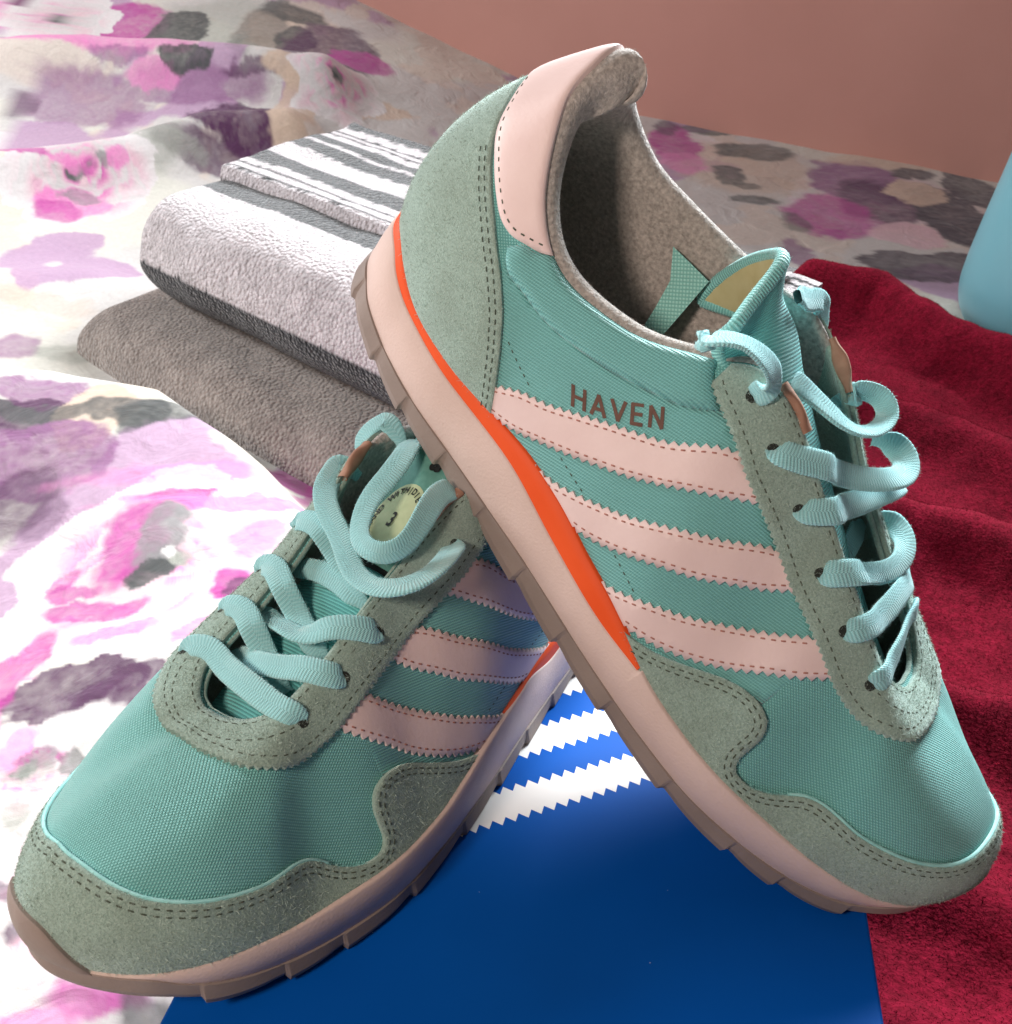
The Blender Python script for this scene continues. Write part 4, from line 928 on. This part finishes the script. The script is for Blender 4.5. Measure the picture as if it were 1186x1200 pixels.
def build_towels():
    folded('grey_towel','brown grey terry towel folded thick, under the striped towel','', 0,0,0,0,None,0,0,0) if False else None
    folded('towel','plain taupe grey terry towel folded beneath the striped one',(-392,872),560,320,-116,-40,grey_col,2,110000,5)
    r,V,us,prof=folded('towel','white terry towel with grey and charcoal stripes folded on top of the taupe one',(-338,905),520,270,-43,54,stripe_col,2,120000,9)
    # overlapping top layer with a turned hem, a second thickness of cloth lying on the back half
    u=np.array([.80,-.60]); wv=np.array([.60,.80]); nx,nw=120,60
    X,Wc=np.meshgrid(np.linspace(4,500,nx),np.linspace(0,1,nw),indexing='ij')
    w=92+Wc*172; e=np.clip((w-92)/7,0,1); lift=9*np.sqrt(1-(1-e)**2)+1
    z=54+lift+(fbm(X/60,w/40,91,3)-.5)*8+.14*(-.6*X+.8*w)
    P=np.stack([-338+u[0]*X+wv[0]*w,905+u[1]*X+wv[1]*w,z],-1)
    low=P[:,0].copy(); low[:,2]-=9; P=np.concatenate([low[:,None],P],1)
    Wn=np.concatenate([w[:,:1]-6,w],1); Xn=np.concatenate([X[:,:1],X],1)
    H=97; s=H+(Wn-H/2)+24; 
    c=stripe_col(Xn.ravel(),(Wn+22).ravel(),np.full(Xn.size,H*1.),H)
    Fq=grid_faces(nx,nw+1); F=np.r_[Fq[:,[0,1,2]],Fq[:,[0,2,3]]]; VV=P.reshape(-1,3)
    mt=bpy.data.materials['towel_terry.001'] if 'towel_terry.001' in bpy.data.materials else bpy.data.materials['towel_terry']
    mk('top_fold',VV*.001,F,mt,r,True,None,c)
    a,b,cc=terry(VV,F,26000,1.2,3.4,.22,.75,c); o=mk('pile',a*.001,b,mt,r,False,None,cc); o['kind']='stuff'
# ================================================================== red fleece blanket
BL=[((520,850),(400,925),(330,985),(235,960),(150,900)),]
def blanket_z(x,y):
    z=(-100+.14*np.maximum(y-620,0))+7
    z=z+(fbm(x/95+3,y/95,51,3)-.5)*30*sstep(120,190,x)+(fbm(x/26,y/26,52,3)-.5)*5
    for pts,h,wd in (([(285,1000),(350,985),(392,895),(480,790),(640,690)],56,30),([(190,640),(300,600),(420,560),(600,520)],38,34),([(170,470),(260,430),(400,420)],30,26),([(180,330),(230,300),(330,290)],18,24),([(250,830),(330,790),(420,700)],20,30),([(170,250),(260,235),(360,200)],14,20)):
        z=z+h*np.exp(-(seg_d(x,y,pts)/wd)**2)
    return z
def build_blanket():
    nx,ny=330,420; U,Vv=np.meshgrid(np.linspace(0,1,nx),np.linspace(0,1,ny)**.95,indexing='ij')
    y0=60; x=-88+848*U+(fbm(Vv*14,U*0,56,2)-.5)*6
    ytop=np.interp(x,[-90,0,60,180,290,376,400,452,760],[500,640,800,960,1046,1075,985,925,850])+(fbm(U*9,U*0+3,55,3)-.5)*30
    y=y0+(ytop-y0)*Vv
    z=np.maximum(blanket_z(x,y),bed_z(x,y)+6); ed=np.minimum(np.minimum(Vv,1-Vv)*(ytop-y0),U*800); z=z-7*(1-np.clip(ed/10,0,1))**2
    V=np.stack([x,y,z],-1).reshape(-1,3); Fq=grid_faces(nx,ny)[:,::-1]
    m=noisy('crimson_fleece',(.105,.0025,.010),(.22,.006,.024),300,.95,.5,600,.002,spec=.05,sheen=.15,sheen_tint=(1,.2,.25),c3=(.09,.0025,.010),scale3=60)
    root=bpy.data.objects.new('blanket',None); COL.objects.link(root); tag(root,'crumpled crimson fleece blanket spread under the shoebox','blanket')
    mk('cloth',V*.001,Fq,m,root,True)
    F=np.r_[Fq[:,[0,1,2]],Fq[:,[0,2,3]]]
    c=V[F].mean(1); k=(c[:,0]>100)&(c[:,0]<470)&(c[:,1]>150); F2=F[k]
    a,b,_=terry(V,F2,170000,.9,2.6,.15,.85); o=mk('pile',a*.001,b,m,root,False); o['kind']='stuff'
# ================================================================== pale blue plastic container
def build_jug():
    ax=np.array([531.,985.]); prof=[(0,0),(40,1),(66,6),(84,17),(96,34),(101,55),(100,78),(96,110),(90,150),(83,195),(74,245),(63,295),(49,330),(34,350),(28,365),(28,395),(31,397),(31,402),(26,403),(0,403)]
    p=np.array(prof,float); t=pl_len(np.c_[p,0*p[:,0]]); P=_cr(t,p,np.linspace(0,t[-1],90)); P[:,0]=np.maximum(P[:,0],0); n=64; th=np.linspace(0,2*np.pi,n,endpoint=False)
    zb=-64.
    V=np.stack([ax[0]+P[:,0][None]*np.cos(th)[:,None],ax[1]+P[:,0][None]*np.sin(th)[:,None],zb+np.repeat(P[:,1][None],n,0)],-1).reshape(-1,3)
    m,nt,b=mat_new('pale_blue_plastic'); b.inputs['Base Color'].default_value=(.20,.50,.58,1); b.inputs['Roughness'].default_value=.32; b.inputs['Subsurface Weight'].default_value=.2; b.inputs['Subsurface Radius'].default_value=(.01,.02,.02); b.inputs['Subsurface Scale'].default_value=.5
    tc=N(nt,'ShaderNodeTexCoord'); ns=N(nt,'ShaderNodeTexNoise'); ns.inputs['Scale'].default_value=14; L(nt,tc.outputs['Object'],ns.inputs['Vector']); r=N(nt,'ShaderNodeMapRange'); r.inputs[3].default_value=.25; r.inputs[4].default_value=.42; L(nt,ns.outputs[0],r.inputs[0]); L(nt,r.outputs[0],b.inputs['Roughness'])
    root=bpy.data.objects.new('plastic_bottle',None); COL.objects.link(root); tag(root,'rounded pale blue plastic bottle standing behind the crimson blanket','bottle')
    F=grid_faces(n,90,True)
    split=int(90*.84)
    Fb=F[(F[:,0]%90)<split]; Fc=F[(F[:,0]%90)>=split]
    mk('body',V*.001,Fb,m,root,True); mk('cap',V*.001,Fc,m,root,True)
LB={
 'top':([(103.5,38,103),(105,44,108.4),(107,42,110.6),(110.5,38.5,112.6),(117.4,33.5,112.3),(122.8,27.3,108.7),(125,23,102.8),(123.4,23.5,99),(122.6,19,94.7)],8.2,[60,50,40,20,0,0,0]),
 'loop':([(119.6,-4,98),(125.4,4,101.6),(134.5,1.1,102),(141.8,-.7,102.1),(148.5,-5.7,101.4),(153,-12.1,101.6),(154.9,-21.5,102.8),(153.3,-28.8,104.5),(148.3,-31.2,105.5),(143.3,-27.2,104.5),(140.4,-22,102),(140,-24,97),(140.2,-27,90)],8.0,[0,0,20,30,50,60,70,60,40,0]),
 'e2':([(140.3,19,88),(141.5,24,92.2),(144.6,22,94),(150.6,13.4,93.6),(158.1,3.8,93.6),(165,-6,94.8),(169.8,-14.7,96.9),(171.4,-24.7,97.4),(168.1,-32,97.6),(162.6,-34,97.2),(157,-33,93)],8.4,[0,0,0,0,10,30,40,30]),
 'e3':([(159.1,18,80.2),(159.5,21.5,85),(162.7,14.7,86.7),(167.1,1.8,88),(170.8,-12.5,89.5),(173.2,-24,91),(173.4,-33,90),(171.5,-36,84)],8.2,[0,0,0,10,20,30]),
 'e4':([(177.9,18,72.6),(178,24,78.3),(181.3,16,79.3),(186.9,2.3,77),(191,-6.2,77.4),(193.2,-15.9,78.5),(191.6,-24.7,80.2),(187,-30,80.6),(181.4,-32,79),(177.8,-31,75)],8.0,[0,0,40,0,0,20,20]),
 'e5':([(195.9,18,65.4),(194.7,23.9,71.9),(197.7,16.1,72.7),(199.9,3.7,73.8),(199.9,-6.6,75.8),(200,-19.4,75.8),(200.2,-28,73),(200.3,-31,67)],8.0,[0,0,0,0,0]),
 'e6':([(214.2,16,58.1),(212.2,21,64.9),(212.9,14.2,66.7),(211.9,3.9,69),(209.8,-9.7,69.9),(208.6,-23,68.4),(208.5,-28,63)],7.6,[0,-20,-35,-35,-20]),
 'under':([(177,-27,73),(178.1,-14,73.5),(179.6,-5,72),(181.3,8,70),(183,16,68)],7.6,[0,0]),
 'medtop':([(108,-6,116),(110,-18,113.5),(113,-27,110.5),(117,-33,105.5),(119,-34,97)],8.2,[0,0]),
}
LA={
 'a6':([(209.7,18,58),(213.1,21.6,64.9),(214.2,17.2,67.1),(214,5.8,69.2),(211.5,-8.8,69.2),(207.8,-20.5,68),(205.6,-26,66),(203.5,-27,60)],8.0,[0,0,0]),
 'a5':([(192,20,66),(196.2,24.9,71.5),(198.1,22.1,72.6),(201.2,12.7,72.3),(203.1,.2,69.6),(202.1,-12.7,65.9),(200.9,-20,62)],8.0,[0,0,0]),
 'a5m':([(183.7,-29,69),(188,-26.5,74.6),(192.3,-20.3,74.2),(195.4,-13,71.8),(198.5,-6,68.4),(202.2,2.2,65.2),(203.1,8,62)],8.0,[0,0,0]),
 'a4':([(173.7,19,73),(178.3,23.4,78.6),(182.1,18.7,79),(186.1,13,78.4),(190.2,7.3,76.7),(191.4,.4,75.2),(189.4,-8.2,74),(187.4,-17.1,71.8),(184.8,-22,68)],8.0,[0,0,0,35,40,0]),
 'a4m':([(164.9,-30,77),(170,-28.5,82),(175.3,-22.8,81),(180,-13.4,78),(183.8,-5,74.5),(187.9,4.8,71),(188.9,11,67.3)],8.2,[0,0,0]),
 'a3':([(165.9,-24,77),(167.5,-19.5,79.5),(167.2,-11.8,81.4),(167.7,-1.3,81.4),(169.1,5.6,80),(169.1,12,77)],8.2,[0,0,0]),
 'a3m':([(144.5,-31,86),(150.8,-28.6,90),(157.1,-18.9,89.6),(160.7,-9.9,87.2),(163.2,-3.6,84.3),(164.5,6,80)],8.4,[0,0,0]),
 'a2':([(135,21,89),(141.7,26.2,93.2),(152.1,29,93),(162.7,29.6,92.7),(170,26.6,91.8),(173.2,20.2,90.5),(172.4,12.3,89.8),(168.9,4.7,90.2),(163.9,-2.3,92.3),(159.3,-9.3,94.1),(154.7,-17.9,96.9),(147.7,-25.4,99.7),(139.2,-29,101.1),(131.7,-29.3,100.1),(126.6,-29,95.1)],8.2,[0,20,30,30,20,10,0,0,10,20,30]),
 'aloop':([(114,-12,109),(118.1,-10.9,110.8),(124.8,-8.2,110.4),(136.2,-5.4,107.6),(146.6,-5,103.4),(155.2,-2.2,99.9),(161.1,1.7,96.8),(164.1,8.5,95.6),(162.6,15.4,96.2),(158,18.7,98.8),(151.7,18.6,102.1),(144.4,17.1,105),(136.3,15.1,106.3),(129.3,14.2,104.8),(124,13.4,100)],8.2,[20,10,0,0,10,30,45,55,45,30,20,0]),
 'atop':([(113,-19,105),(110.5,-24,109.5),(111,-29.5,111.5),(114.5,-33,109),(117.5,-34.5,104),(119,-33.5,98)],8.0,[0,20,30]),
}
build_bed(); build_wall(); build_box(); build_blanket(); build_towels(); build_jug()
ROTA=[[-0.5344788778509246,0.8451818319931022,0],[-0.8451818319931022,-0.5344788778509246,0],[0,0,1]]; LOCA=(37.295,427.1,0)
ROTB=[[0.6700175854979782,0.5313879064749506,0.518366017381183],[-0.45981038158618026,0.8452766349421548,-0.27217976303619407],[-0.582795717304984,-0.05598484860242797,0.8106878860683271]]; LOCB=(-50.7017,385.3823,147.8012)
make_shoe('sneaker',ROTA,LOCA,1,LA,'mint sneaker with pink stripes standing flat on the box, toe toward the lower left',True)
make_shoe('sneaker',ROTB,LOCB,-1,LB,'mint sneaker lettered HAVEN propped heel up across the other shoe',False)
